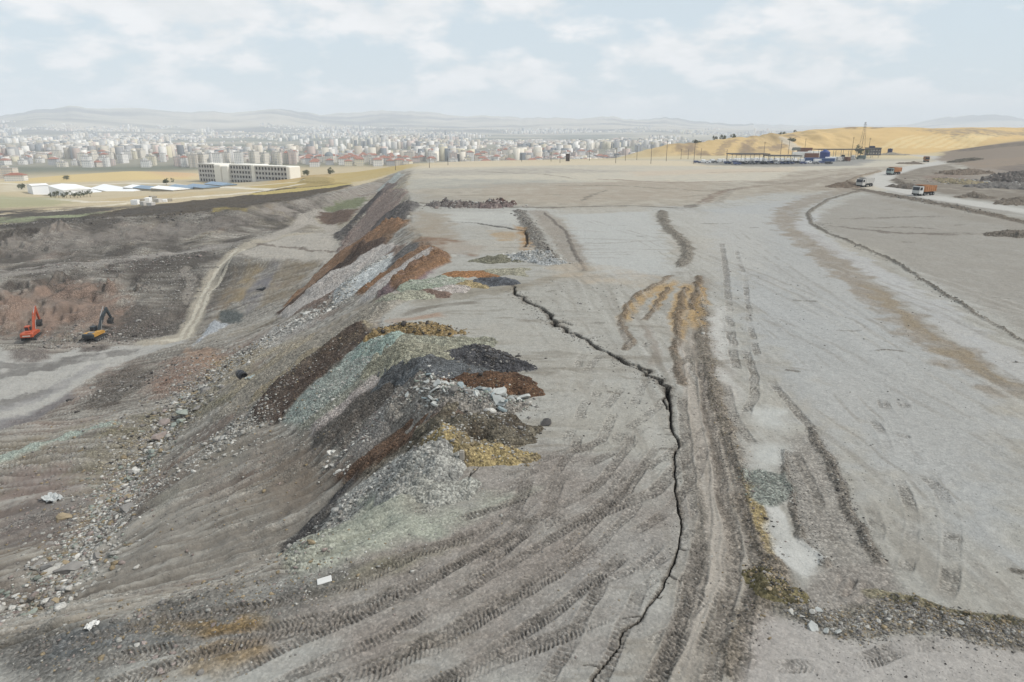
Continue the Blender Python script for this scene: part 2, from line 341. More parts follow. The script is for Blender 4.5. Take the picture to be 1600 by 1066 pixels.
    pol([(20,285),(100,268),(200,265),(300,268),(310,280),(200,282),(100,285)], S(222,192,124), f=12, wr=10)
    pol([(230,268),(300,268),(312,276),(260,278)], S(214,170,128), op=.7, f=12, wr=8)
    # ---- pit floor, benches, ramps
    floor = S(178,176,171)
    pol([(-250,720),(0,668),(60,640),(110,612),(150,585),(205,562),(290,536),(282,526),(215,540),(140,545),(60,556),(0,545),(-250,530)], floor, f=1.2, wr=1.2, grit=.15)
    for q in ([(-100,610),(0,590),(120,563),(230,545)], [(-100,660),(0,635),(90,600)], [(-60,570),(60,575),(150,555)]):
        s.line(q, 2.4, S(122,119,116), op=.8, wr=1.2, patch=.5)
    s.line([(-40,655),(40,630),(100,600),(150,572)], 1.6, S(146,144,146), op=.5, wr=.8)
    pol([(-20,662),(60,640),(110,612),(120,620),(60,652),(-20,680)], S(124,121,126), op=.7, f=1, wr=.5)
    pol([(15,545),(70,548),(80,560),(50,568),(20,562)], S(128,118,112), op=.9, f=1.5, wr=1, dh=.6, grit=.8)
    pol([(130,545),(175,540),(165,548),(130,552)], S(104,94,88), op=.9, f=1, wr=1, grit=.8)
    # quarry face stripes
    ft = fbm(X/3.2, Y/14., 4, 23, ca=1, sa=0); ft2 = fbm(X/1.1, Y/5., 4, 24, ca=1, sa=0)
    fb = sm(.35, .6, steep)*(Y > 165)*(Y < 300)*sm(-90, -100, X)*(H0 < -11); pw = a*sm(158, 172, Y)*sm(330, 300, Y)*sm(-70, -90, X); s.mix(slice(None), S(96,90,84), pw*np.clip(.6+.9*fbm(X/9., Y/9., 4, 26), 0, 1)); s.G[:] = np.maximum(s.G, pw*np.clip(.5+.8*fbm(X/5., Y/5., 3, 27), 0, 1))
    s.mix(slice(None), S(80,74,70), fb*np.clip(-ft*1.6, 0, 1)*.75)
    s.mix(slice(None), S(140,128,118), fb*np.clip(ft*1.3, 0, 1)*.6)
    s.mix(slice(None), S(66,62,60), fb*np.clip(ft2*1.6-.2, 0, 1)*.7)
    pol([(-40,505),(20,520),(60,528),(150,520),(190,512),(200,470),(170,445),(120,440),(80,445),(30,455),(-40,460)], S(152,126,110), op=.75, f=4, wr=3, var=.5)
    pol([(-200,372),(0,372),(120,360),(250,348),(330,340),(400,338),(390,352),(280,372),(150,388),(0,398),(-200,405)], S(134,126,119), op=.65, f=3, wr=3, var=.6)
    pol([(0,440),(100,420),(200,410),(260,405),(240,430),(120,440),(0,455)], S(96,88,82), op=.5, f=2, wr=2, var=.9, grit=.9)
    s.line([(-200,445),(0,432),(100,418),(200,405),(300,392),(360,384)], 3.4, S(152,146,139), op=.85, wr=1.2)
    s.line([(-200,430),(0,424),(120,410),(260,396),(340,388)], 1.0, S(166,160,154), op=.7, wr=.8)
    pol([(210,470),(262,500),(272,512),(240,528),(190,530),(150,528),(150,515),(200,505)], S(106,98,92), op=.75, f=2, wr=2, grit=1)
    s.line([(230,535),(284,531),(300,503),(322,455),(345,418),(372,392),(430,371),(480,365)], [3,3,2.6,2.6,2.8,3.2,3.5,3], S(176,167,150), op=.95, wr=.6, grit=.2)
    for o in (-5, 5):
        s.line([(250+o,534),(287+o,529),(302+o,503),(325+o,455),(348+o,418),(376+o,390)], .55, S(204,196,178), op=.85, wr=.3)
    s.line([(288,420),(300,440),(292,470)], 1.4, S(164,156,146), op=.6, wr=1)
    pol([(372,397),(440,372),(500,364),(545,385),(535,402),(460,406),(400,404)], S(176,170,160), f=1.2, wr=1, grit=.2)
    s.line([(400,382),(470,388),(520,395),(545,392)], .9, S(120,108,98), op=.8, wr=.8)
    s.line([(420,372),(470,352),(478,338),(500,330)], 3.2, S(172,165,155), op=.95, wr=.6)
    s.line([(476,340),(490,350),(515,355),(524,362)], 2.8, S(172,165,155), op=.95, wr=.6)
    pol([(505,328),(525,315),(560,308),(575,312),(560,325),(530,330)], S(122,128,96), f=1.5, wr=1.5, grit=.4)
    pol([(500,330),(530,330),(560,326),(545,345),(520,352),(495,342)], S(112,92,80), f=1, wr=1, grit=.6)
    pol([(400,330),(450,315),(520,303),(575,290),(610,278),(600,292),(540,315),(470,330),(440,345)], S(150,142,134), op=.6, f=2, wr=2, var=.8)
    # streaked face under the bench
    for q, c_, o_ in (([(385,410),(372,440),(358,470),(385,470),(410,412)], S(158,138,104), .6), ([(420,408),(392,450),(372,490),(390,490),(440,410)], S(126,123,128), .6), ([(440,408),(420,450),(400,485),(450,465),(500,410)], S(140,126,104), .6), ([(365,420),(345,470),(330,500),(350,505),(375,450)], S(142,124,100), .6)):
        pol(q, c_, op=o_, f=1.5, wr=1.2, var=.6)
    pol([(340,490),(365,483),(380,490),(372,505),(345,505)], S(96,104,104), op=.9, f=1, wr=1, grit=.8)
    pol([(302,540),(322,515),(336,500),(358,508),(340,518),(318,530)], S(178,184,192), op=.95, f=.6, wr=.8, dh=.5, grit=.7)
    # ---- lower left mound and boulder gully
    s.line([(-40,735),(0,720),(90,690),(150,668),(175,665)], [1.8,1.6,1.5,1.6,1.0], MINT, op=.9, wr=.7, grit=.7, dh=.3)
    pol([(170,670),(220,650),(330,600),(420,560),(440,590),(330,650),(230,720),(170,760),(120,720)], S(136,128,104), op=.5, f=3, wr=2, var=.8, grit=.9)
    pol([(260,560),(300,555),(330,575),(320,600),(250,625),(225,610)], S(150,122,106), op=.8, f=2, wr=2, grit=.9, var=.4)
    pol([(150,600),(200,570),(240,572),(230,600),(170,640),(130,640)], S(98,88,80), op=.7, f=2, wr=2, grit=1)
    pol([(290,545),(340,545),(360,560),(330,575),(290,565)], S(170,134,108), op=.7, f=1.5, wr=1, grit=.6)
    pol([(340,560),(400,540),(480,520),(500,540),(420,590),(380,620),(330,600)], S(180,166,140), op=.6, f=2, wr=2, grit=1, var=.6)
    pol([(180,700),(240,670),(270,690),(230,760),(180,790),(150,820),(60,960),(40,950),(120,820)], S(160,150,132), op=.55, f=1.5, wr=1.5, grit=1, var=.7)
    pol([(0,800),(80,780),(130,790),(110,850),(0,860)], S(118,108,104), op=.7, f=2, wr=2)
    pol([(0,740),(100,730),(130,750),(80,780),(0,780)], S(142,122,116), op=.6, f=2, wr=2)
    pol([(-60,960),(40,940),(60,900),(0,870),(-60,880)], S(112,98,88), op=.7, f=2, wr=2)
    pol([(420,515),(470,498),(510,500),(470,520),(430,545),(400,540)], S(186,182,176), op=.7, f=1.5, wr=1.5, grit=1, var=.6)
    # older smoother slope
    pol([(300,760),(420,640),(480,720),(530,772),(440,880),(330,915),(230,930),(180,900)], S(142,136,127), op=.6, f=3, wr=2, var=.5)
    pol([(420,700),(480,690),(520,740),(500,790),(440,820),(400,780)], S(126,112,98), op=.6, f=2, wr=1.5, var=.5)
    pol([(200,790),(330,690),(400,640),(420,660),(330,740),(230,820)], S(146,142,130), op=.5, f=2, wr=2, var=.6)
    # ---- tipping slope: one stripe per tipped load, running down from the crest
    st = [
     ([(634,272),(622,270),(588,298),(596,302)], S(168,176,174)), ([(624,285),(606,286),(560,330),(575,335)], S(126,112,108)),
     ([(600,300),(590,303),(520,370),(535,380)], S(84,80,80)), ([(640,300),(605,300),(535,378),(520,420),(560,400)], S(146,128,120)),
     ([(660,322),(628,320),(590,350),(545,402),(560,410),(610,372)], S(98,94,94)), ([(640,345),(615,350),(560,400),(530,430),(470,470),(490,470),(560,430)], S(132,104,80)),
     ([(640,352),(617,348),(560,382),(518,408),(485,440),(440,478),(455,482),(520,430),(600,375)], S(150,112,82)), ([(600,378),(560,398),(500,440),(432,490),(440,494),(520,445),(606,384)], S(98,80,70)), ([(618,380),(600,386),(546,422),(500,450),(436,494),(452,496),(552,436),(622,390)], S(198,190,184)),
     ([(640,380),(620,390),(540,445),(450,498),(500,480),(560,445)], S(140,120,108)), ([(622,400),(606,404),(560,432),(524,460),(522,476),(545,466),(590,436),(615,414)], S(196,202,204)),
     ([(648,378),(622,398),(600,425),(620,420),(665,380)], S(106,104,104)), ([(672,384),(640,400),(590,436),(556,462),(580,462),(630,430),(690,392)], S(148,106,72)),
     ([(672,394),(650,408),(600,440),(560,470),(572,474),(620,444),(680,398)], S(190,184,180)), ([(690,396),(660,412),(610,450),(590,470),(640,450),(700,410)], S(136,112,116)),
     ([(700,400),(676,404),(640,428),(604,456),(625,458),(665,430),(705,410)], S(142,104,72)),
     ([(640,470),(600,468),(560,492),(470,545),(380,610),(330,660),(400,640),(500,570),(590,500)], S(158,150,136)), ([(585,508),(560,512),(480,560),(395,622),(385,638),(450,600),(560,530)], S(160,146,120)),
     ([(582,522),(556,514),(475,573),(420,615),(392,645),(395,662),(440,655),(472,617),(541,554)], S(92,76,66)), ([(655,533),(600,530),(582,526),(541,554),(472,617),(440,655),(470,668),(530,622),(612,556)], S(160,172,164)),
     ([(670,540),(640,540),(600,563),(530,620),(460,668),(486,676),(560,618),(628,568)], S(148,149,134)), ([(655,562),(628,564),(560,614),(482,674),(492,684),(575,622),(645,574)], S(186,174,168)),
     ([(720,562),(645,568),(575,618),(494,678),(490,700),(538,706),(585,661),(632,611),(690,580)], S(96,90,84)), ([(700,590),(656,592),(632,609),(585,661),(533,711),(557,722),(596,692),(656,647),(700,620)], S(152,146,140)),
     ([(740,640),(700,640),(656,648),(596,694),(519,744),(530,768),(574,748),(640,706),(700,676)], S(112,86,68)), ([(700,664),(667,683),(618,716),(560,752),(574,756),(640,724),(690,696)], S(116,108,94)),
     ([(720,690),(670,700),(590,746),(526,790),(512,828),(440,878),(480,882),(560,845),(640,800),(700,740)], S(170,170,165)), ([(560,750),(526,775),(505,800),(470,830),(430,862),(440,874),(512,826),(528,792)], S(84,82,82)),
     ([(640,775),(560,825),(450,870),(430,885),(460,900),(560,872),(660,835)], S(168,171,156))]
    for k, (q, c_) in enumerate(st):
        near_ = k > 14
        s.poly(q, c_, op=.92, f=.35 if near_ else .6, wr=.45 if near_ else .7, grit=.8, dh=.35 if near_ else .6, var=.15, seed=k)
        if near_:
            pass
    for q, w_, d_ in (([(612,540),(541,575),(462,645)], 2.0, .45), ([(670,580),(600,620),(520,692)], 2.6, .5), ([(690,610),(635,645),(556,708)], 1.8, .45), ([(700,655),(640,690),(550,748)], 1.7, .5), ([(690,705),(620,750),(530,818),(460,868)], 2.8, .55),
            ([(565,520),(500,565),(410,640)], 1.8, .6), ([(660,392),(600,428),(565,460)], 1.8, .6), ([(616,408),(560,440),(523,472)], 1.6, .4), ([(600,385),(520,438),(450,490)], 1.2, .4), ([(640,320),(600,360),(555,405)], 3.2, 1.4), ([(610,300),(560,345),(530,400)], 3.5, 1.2), ([(690,402),(640,432),(600,462)], 2.4, 1.0)):
        s.line(q, w_, None, dh=d_, prof='berm', wr=.5)
    # ---- plateau: sheets, stains and roads
    pol([(640,262),(900,252),(1040,250),(1350,252),(1460,250),(1600,290),(1600,300),(1340,297),(1200,300),(1080,320),(840,322),(640,300)], S(200,191,172), op=.85, f=6, wr=4, var=.2)  # far plateau colour painted brighter to imitate sun beyond the cloud shadow
    pol([(640,296),(760,286),(1000,284),(1160,285),(1330,276),(1335,297),(1200,300),(1080,322),(840,323),(660,318)], S(164,155,140), op=.75, f=5, wr=4, var=.35)
    s.line([(700,306),(900,304),(1060,300)], 1.4, S(140,130,114), op=.6, wr=1.5, patch=.6)
    s.line([(760,296),(980,293)], 1.0, S(196,190,176), op=.6, wr=1.5, patch=.5)
    s.line([(900,310),(1040,309),(1120,303)], .9, S(132,122,108), op=.6, wr=1.2, patch=.6)
    pol([(645,258),(900,250),(1240,254),(1240,261),(900,258),(650,264)], S(216,198,164), op=.8, f=8, wr=4)
    pol([(650,268),(850,262),(1000,268),(800,272),(660,276)], S(170,164,154), op=.6, f=6, wr=5, var=.7)
    pol([(640,280),(820,280),(930,284),(820,292),(640,296)], S(164,164,156), op=.6, f=5, wr=5, var=.5)
    pol([(760,288),(1000,282),(1120,285),(1080,310),(840,318),(760,305)], S(172,158,140), op=.55, f=5, wr=5, var=.4)
    pol([(980,268),(1240,262),(1240,268),(1000,275)], S(206,182,156), op=.5, f=5, wr=4)
    for q, w_, c_, o_ in (([(640,316),(700,322),(800,324),(900,323),(1000,322),(1060,325),(1092,319)], 1.6, LOOSE, .85), ([(1092,319),(1110,308),(1130,299),(1180,292),(1240,285),(1330,270)], 1.6, S(138,118,102), .8),
        ([(860,290),(960,290),(1090,298),(1150,298)], .8, S(116,108,96), .8), ([(740,268),(850,272),(900,280)], 1.2, S(130,124,112), .6), ([(930,280),(1060,286),(1150,283),(1230,285)], 1.6, S(150,132,116), .7),
        ([(905,315),(930,303),(950,297)], .7, S(120,114,104), .6), ([(1100,270),(1200,268),(1260,270)], 1.5, S(150,138,120), .6), ([(1160,285),(1230,287),(1290,283)], 3, S(140,130,116), .5),
        ([(1120,318),(1140,300),(1165,292)], 1, S(140,132,122), .5), ([(1250,300),(1290,280),(1310,272)], 1.2, S(190,184,172), .7)):
        s.line(q, w_, c_, op=o_, wr=1.2, dh=.15, prof='berm', patch=.4, grit=.5)
    pol([(1100,330),(1230,310),(1330,298),(1260,330),(1240,360),(1320,400),(1420,470),(1600,600),(1600,900),(1300,700),(1150,480)], BLUEG, op=.6, f=3, wr=3)
    pol([(690,332),(810,330),(815,350),(700,348)], S(186,186,180), op=.7, f=2, wr=1, var=.4)
    pol([(880,335),(1020,330),(1040,370),(1050,430),(960,440),(900,390)], PALE, op=.85, f=2, wr=1.5, grit=.08)
    pol([(1090,500),(1130,480),(1150,620),(1140,690),(1110,600)], S(200,198,194), op=.8, f=1, wr=.6)
    pol([(1060,330),(1200,335),(1200,420),(1080,430)], S(182,180,174), op=.5, f=3, wr=2)
    pol([(700,500),(860,510),(1000,600),(1020,700),(860,700),(830,600)], S(170,166,156), op=.6, f=3, wr=2, var=.4)
    pol([(640,760),(850,700),(1040,720),(1050,900),(920,1066),(500,1066),(400,960),(520,880)], S(150,141,133), op=.85, f=2.5, wr=2, var=.3, grit=.35)
    pol([(860,900),(1000,840),(1050,870),(960,1000),(900,1066),(780,1066)], S(156,153,149), op=.6, f=1.5, wr=1.2, var=.4)
    pol([(560,800),(680,780),(780,770),(840,760),(700,830),(560,870),(460,900)], S(163,167,152), op=.7, f=.8, wr=.8, var=.5, grit=.4)
    pol([(480,905),(620,870),(720,850),(600,905),(480,935)], S(128,124,102), op=.6, f=.8, wr=.6, var=.5)
    pol([(0,1000),(130,985),(330,930),(430,905),(560,880),(480,960),(300,1000),(150,1066),(0,1066)], S(112,110,106), op=.8, f=1, wr=.8, var=.3, grit=.7)
    pol([(180,975),(260,960),(330,960),(400,950),(430,970),(360,985),(330,1000),(250,990)], S(146,120,80), op=.75, f=.3, wr=.8, var=1.4, grit=.7)
    pol([(250,1066),(300,1020),(420,985),(470,1010),(400,1066)], S(144,122,90), op=.65, f=.3, wr=.8, var=1.3, grit=.6)
    pol([(100,985),(220,970),(330,975),(300,1010),(200,1010),(90,1020)], S(104,110,114), op=.5, f=.5, wr=.4, var=.8)
    # brown bands of the haul track at right
    s.line([(1345,295),(1275,308),(1230,330),(1228,350),(1262,378),(1315,412),(1360,455),(1430,510),(1500,560),(1570,600),(1640,640)], [3,3.4,3.2,3,3,2.6,2.6,2.4,2.2,2,2], S(150,138,122), op=.85, wr=2.0, patch=.25, grit=.3)
    s.line([(1350,440),(1420,500),(1500,560),(1600,612)], 1.1, S(150,130,98), op=.6, wr=1.2, patch=.5)
    s.line([(1280,335),(1250,350),(1300,385),(1400,440),(1500,510),(1620,590)], 2, S(186,188,192), op=.5, wr=1)
    pol([(1290,330),(1350,305),(1600,350),(1700,360),(1700,560),(1600,520),(1480,450),(1400,405),(1320,372),(1275,350)], S(156,151,142), op=.9, f=1.5, wr=1, var=.15)
    s.line([(1352,296),(1295,311),(1262,333),(1268,350),(1300,367),(1360,392),(1412,418),(1470,455),(1530,495),(1600,532),(1680,575)], [.7,.7,.6,.5,.42,.38,.34,.32,.3,.3,.3], S(122,114,102), op=.85, wr=.25, dh=.45, prof='berm', grit=.9)
    for q, w_, o_ in (([(1300,352),(1340,358),(1400,364),(1470,366),(1560,366),(1650,362)], 1.5, .75), ([(1310,342),(1400,340),(1500,338)], .8, .5), ([(1560,362),(1600,364),(1660,366)], 1.6, .8), ([(1340,356),(1420,355),(1480,360)], .7, .5)):
        s.line(q, w_, S(122,112,102), op=o_, wr=1.2, dh=.25, prof='berm', patch=.5, grit=.7)
    pol([(1400,262),(1480,256),(1560,285),(1700,310),(1700,335),(1600,322),(1500,308),(1440,298),(1385,285),(1395,272)], S(134,124,111), op=.95, f=3, wr=3, var=.25)
    pol([(1345,299),(1440,308),(1520,322),(1600,340),(1700,355),(1700,375),(1600,362),(1480,335),(1400,320)], S(150,143,132), op=.7, f=2, wr=2, var=.2)
    pol([(1240,268),(1335,262),(1440,258),(1380,270),(1350,282),(1335,297),(1230,300),(1150,310)], S(158,146,130), op=.65, f=4, wr=4, var=.5)
    # haul road
    s.line([(1700,345),(1600,330),(1520,318),(1443,306),(1395,294),(1368,283),(1385,272),(1420,262),(1460,256),(1478,251),(1462,245),(1420,242),(1370,240)], [4.2,4.2,4.4,4.6,4.8,5,5,5,5,4.6,4.4,4,4], S(194,192,187), op=.95, wr=.7, grit=.1)
    s.line([(1700,352),(1600,336),(1520,323),(1443,311),(1395,299)], .9, S(150,144,138), op=.5, wr=.5)
    s.line([(1345,297),(1400,306),(1470,320),(1540,333),(1620,352),(1700,368)], [2.6,2.6,2.2,2,1.8,1.6], S(124,112,98), op=.9, wr=1.2, dh=.6, prof='berm', grit=.9)
    s.line([(1400,282),(1420,292),(1445,296)], 1.8, S(122,112,100), op=.8, wr=1, dh=.9, prof='berm', grit=.9)
    s.line([(1335,296),(1325,286),(1345,275),(1375,268)], 1.4, S(150,132,110), op=.8, wr=1, dh=.7, prof='berm', grit=.8)
    pol([(1300,280),(1335,275),(1335,297),(1300,297)], S(150,138,124), op=.7, f=3, wr=3, var=.6)
    pol([(1460,250),(1510,262),(1600,285),(1700,300),(1700,200),(1600,218),(1540,224),(1480,234)], S(146,130,114), op=.95, f=3, wr=4)
    pol([(1480,236),(1540,228),(1600,222),(1700,215),(1700,222),(1600,228),(1520,236)], S(116,106,96), op=.7, f=3, wr=3, var=.5)
    pol([(1500,255),(1600,245),(1700,240),(1700,262),(1600,270),(1540,268)], S(158,138,118), op=.5, f=4, wr=4, var=.6)
    pol([(1560,262),(1600,256),(1700,250),(1700,290),(1600,285)], S(120,110,104), op=.7, f=2.5, wr=3, var=.4)
    for q, c_ in (([(1470,268),(1540,262),(1600,270),(1700,280),(1700,300),(1560,290),(1480,284)], S(152,140,128)), ([(1500,283),(1560,278),(1600,288),(1540,296)], S(168,162,150)), ([(1560,284),(1640,280),(1700,300),(1620,305)], S(104,98,94)), ([(1440,275),(1490,270),(1510,280),(1460,285)], S(146,126,112))):
        pol(q, c_, op=.8, f=2, wr=2.5, var=.6, grit=.8)
    # ---- golden hills to the right
    hm_ = sm(515, 545, Y)*sm(80, 140, X+ (Y-540)*.0)*(r < 1100)
    s.mix(slice(None), S(220,184,120), hm_)  # hill gold painted brighter to stand for sun past the cloud
    s.mix(slice(None), S(196,166,112), hm_*np.clip(fbm(X/34., Y/50., 4, 61)*1.5-.1, 0, 1)*.8)
    s.mix(slice(None), S(146,124,98), hm_*np.clip(fbm(X/16.-Y/60., Y/60., 4, 63)*2.4-.6, 0, 1)*.85*sm(330, 250, X)); s.mix(slice(None), S(176,150,110), hm_*np.clip(fbm(X/8.-Y/30., Y/40., 4, 64)*2-.3, 0, 1)*.6*sm(330, 250, X))
    pol([(1230,238),(1330,238),(1400,238),(1460,238),(1480,232),(1600,216),(1700,214),(1700,200),(1600,204),(1420,205),(1350,199),(1280,206),(1225,214)], S(232,192,122), op=.9, f=8, wr=8, grit=.05)
    for k in range(9):
        x_ = 1395+k*18
        s.line([(x_-20,232-k*.6),(x_+8,220-k*.8),(x_+30,212-k*.3)], 2.2, S(238,212,150), op=.6, wr=1.5)
    pol([(1440,203),(1600,206),(1700,205),(1700,213),(1600,212),(1500,214)], S(168,148,118), op=.8, f=8, wr=8, var=.6)
    s.line([(1330,199),(1350,197),(1372,199)], 6, S(150,124,96), op=.8, wr=3)
    for q in ([(1070,243),(1082,228),(1102,218)], [(1120,243),(1130,230),(1152,218)], [(1160,241),(1170,226),(1180,216)], [(1180,232),(1230,230)], [(1205,238),(1225,222)]):
        s.line(q, 3.5, S(150,128,104), op=.7, wr=3, patch=.3)
    s.line([(1244,236),(1240,228),(1230,220),(1226,215)], 4.5, S(206,196,178), op=.8, wr=2)
    pol([(1080,252),(1140,249),(1260,250),(1340,248),(1372,250),(1340,259),(1200,261),(1100,258)], S(142,142,140), op=.85, f=5, wr=4)
    # ---- central brown corridor and its ribbons
    cor = [(1090,438),(1082,470),(1082,520),(1090,570),(1105,630),(1122,700),(1140,780),(1152,860),(1150,940),(1125,1010),(1100,1066),(1080,1110)]
    s.line(cor, [1.6,2.0,2.1,2.1,2.1,2.1,2.3,2.4,2.5,2.5,2.5,2.5], S(158,149,137), op=.7, wr=.7, grit=.3)
    s.tread([(1075,540),(1085,640),(1098,720),(1103,800),(1095,880),(1075,950),(1030,1066),(1010,1100)], w=.42, per=.24, c=S(124,115,105), op=.5, depth=.05, patch=.35, seed=301)
    s.tread([(1096,580),(1118,680),(1134,760),(1144,840),(1140,910),(1120,980),(1090,1066),(1080,1100)], w=.5, per=.3, c=S(126,114,102), op=.5, depth=.05, patch=.35, seed=302)
    s.line([(1062,470),(1062,540),(1072,600),(1090,660),(1105,740),(1118,800),(1122,860),(1105,925),(1080,985),(1050,1066)], .55, S(178,169,158), op=.85, wr=.25, patch=.15, grit=.15)
    s.line([(1078,520),(1095,600),(1118,690),(1135,780),(1150,870),(1140,960)], .35, S(172,162,150), op=.6, wr=.2, patch=.3)
    s.line([(1093,440),(1094,470),(1098,530),(1112,600),(1132,660),(1150,720),(1165,770),(1186,830),(1200,880),(1190,950),(1165,1010),(1150,1066)], [.5,.55,.6,.6,.6,.62,.7,.75,.8,.8,.7,.6], S(124,112,97), op=.8, wr=.5, dh=.25, prof='berm', grit=1)
    s.line([(1160,740),(1175,780),(1200,840),(1212,880)], [.35,.45,.4,.3], S(166,144,90), op=.8, wr=.3, patch=.3, grit=.8)
    s.line([(1085,480),(1088,560),(1100,640),(1118,720),(1135,800),(1145,880)], .25, S(116,104,92), op=.5, wr=.3, dh=-.08, prof='vee', patch=.4)
    for q, w_ in (([(1078,440),(1066,465),(1060,500),(1058,540)], 1.0), ([(1092,440),(1086,480),(1088,520)], .8), ([(1050,440),(1020,455),(995,470),(980,490),(975,505)], 1.0), ([(1060,436),(1035,462),(1018,490)], .7), ([(1094,445),(1100,462),(1110,480)], .5)):
        s.line(q, w_, S(184,148,92), op=.85, wr=.5, patch=.35, grit=.5)
    for q, w_ in (([(1050,430),(1012,452),(990,465),(975,485),(968,508)], .45), ([(1045,450),(1030,470),(1010,500)], .4), ([(1070,450),(1058,500),(1056,560),(1062,600)], .5), ([(1090,432),(1088,455),(1080,485)], .5), ([(975,510),(985,530),(982,545)], .5)):
        s.line(q, w_, S(126,108,88), op=.85, wr=.4, dh=.3, prof='berm', grit=.9)
    s.line([(1008,500),(1014,530),(1028,550),(1022,580)], .5, S(146,134,122), op=.7, wr=.3, patch=.3)
    s.line([(1034,330),(1038,352),(1058,368),(1074,388),(1072,405),(1062,416)], [1.2,1.5,1.3,1.3,1.1,.8], S(130,122,110), op=.9, wr=.6, dh=.5, prof='berm', grit=.8)
    s.line([(812,330),(822,345),(832,365),(850,390),(868,412)], [1.6,1.6,1.8,1.6,1.0], S(128,122,114), op=.9, wr=.7, dh=.6, prof='berm', grit=1)
    s.line([(838,328),(858,345),(880,372),(895,395),(910,425)], [2.6,2.8,2.8,2.2,1.2], S(154,144,132), op=.85, wr=.8, patch=.2, grit=.4)
    s.line([(850,332),(885,362),(898,395),(915,422)], .4, S(112,104,96), op=.8, wr=.3, dh=.25, prof='berm')
    s.line([(760,455),(830,445),(880,430),(925,420)], 1.2, S(150,138,118), op=.6, wr=.8, patch=.5)
    pol([(870,410),(930,415),(1010,425),(1060,440),(1000,450),(900,440),(850,430)], S(184,168,146), op=.45, f=2, wr=2, var=.6)
    s.line([(620,480),(700,462),(780,452),(830,446)], 2.2, S(146,138,122), op=.75, wr=1, patch=.3)
    s.line([(610,495),(680,480),(760,470)], .8, S(112,102,88), op=.7, wr=.5, patch=.4)
    s.line([(600,505),(640,498),(700,492)], .9, S(168,132,106), op=.7, wr=.5, patch=.3)
    pol([(650,330),(700,335),(720,370),(700,390),(655,380),(640,355)], S(158,144,124), op=.7, f=2, wr=2, var=.3)
    pol([(650,375),(700,372),(760,385),(740,400),(690,400),(660,395)], S(142,114,92), op=.7, f=1.2, wr=1.2, var=.5)
    pol([(700,378),(830,372),(830,392),(760,398),(700,395)], S(176,170,158), op=.6, f=1.5, wr=1.5, var=.4)
    pol([(800,352),(822,358),(830,380),(835,395),(815,392),(812,370)], S(172,134,88), op=.8, f=.8, wr=.8, var=.4)
    pol([(760,360),(800,362),(815,372),(780,376)], S(176,146,104), op=.5, f=1, wr=1, var=.6)
    # countless older wheel passes over the compacted tip
    rr = random.Random(9)
    for k in range(46):
        x0_ = rr.uniform(4, 75); y0_ = rr.uniform(18, 70); L_ = rr.uniform(25, 120); bend = rr.uniform(-.25, .12); pts_ = []
        a_ = rr.uniform(-.05, .22)
        for q in range(9):
            t_ = q/8; pts_.append((x0_+L_*t_*math.sin(a_+bend*t_), y0_+L_*t_*math.cos(a_+bend*t_)))
        o_ = rr.uniform(.18, .42); c_ = S(138,131,120) if rr.random() < .65 else S(186,184,178)
        for dx_ in (0, 2.0):
            s.line([(q[0]+dx_, q[1]) for q in pts_], rr.uniform(.14, .34), c_, op=o_, wr=.15, patch=.9, world=True, seed=k, dh=-.015, grit=.2)
    for k in range(34):
        x0_ = rr.uniform(-2, 22); y0_ = rr.uniform(55, 150); L_ = rr.uniform(8, 30); a_ = rr.choice([1.35, 1.6, 1.8])+rr.uniform(-.15, .15)
        s.line([(x0_-L_/2*math.sin(a_), y0_-L_/2*math.cos(a_)), (x0_, y0_+rr.uniform(-.6, .6)), (x0_+L_/2*math.sin(a_), y0_+L_/2*math.cos(a_))], rr.uniform(.15, .7), S(132,124,110), op=rr.uniform(.2, .5), wr=.4, patch=.9, world=True, seed=k)
    for k in range(60):      # crumbs and damp spots
        x0_ = rr.uniform(0, 110); y0_ = rr.uniform(25, 230); w_ = rr.uniform(.2, 1.4)
        s.line([(x0_-w_, y0_), (x0_+w_, y0_+rr.uniform(-.5, .5))], rr.uniform(.12, .45), S(112,104,92), op=rr.uniform(.35, .8), wr=.5, world=True, grit=.9, dh=.05)
    # right churned ground
    pol([(1235,690),(1225,722),(1240,770),(1248,830),(1285,885),(1310,905),(1375,890),(1350,840),(1325,775),(1305,720),(1285,680),(1255,672)], S(156,150,142), op=.85, f=.6, wr=.5, grit=.5, var=.2)
    s.line([(1228,705),(1232,750),(1245,800),(1255,850),(1290,885)], .28, LOOSE, op=.8, wr=.3, dh=.2, prof='berm', grit=.9)
    s.line([(1265,670),(1290,710),(1315,760),(1335,815),(1352,850),(1372,880)], [.4,.4,.38,.35,.4,.4], LOOSE, op=.85, wr=.35, dh=.28, prof='berm', grit=.9)
    pol([(1153,738),(1200,735),(1236,748),(1240,775),(1215,795),(1180,790),(1165,770)], S(140,146,138), op=.9, f=.3, wr=.6, grit=.9, var=.3, dh=.05)
    pol([(1190,790),(1222,795),(1245,835),(1278,880),(1255,903),(1215,870),(1200,830)], S(200,200,196), op=.9, f=.2, wr=.6, grit=.05, var=.25)
    pol([(1160,640),(1230,640),(1240,680),(1225,730),(1160,735),(1150,700)], S(190,191,187), op=.6, f=1.0, wr=1.0, grit=.05, var=.6)
    pol([(1200,960),(1250,965),(1330,1000),(1600,1000),(1700,1100),(1150,1100),(1175,1000)], S(180,174,170), op=.75, f=.5, wr=.5, grit=.15)
    pol([(1270,890),(1380,885),(1420,935),(1380,960),(1300,960),(1240,935)], S(150,142,134), op=.8, f=.5, wr=.5, grit=.5)
    s.line([(1240,950),(1300,975),(1380,970),(1440,965),(1520,985),(1620,1000),(1700,1015)], [.7,.9,1.0,1.1,1.0,.9,.9], S(136,128,114), op=.9, wr=.4, dh=.35, prof='berm', grit=1)
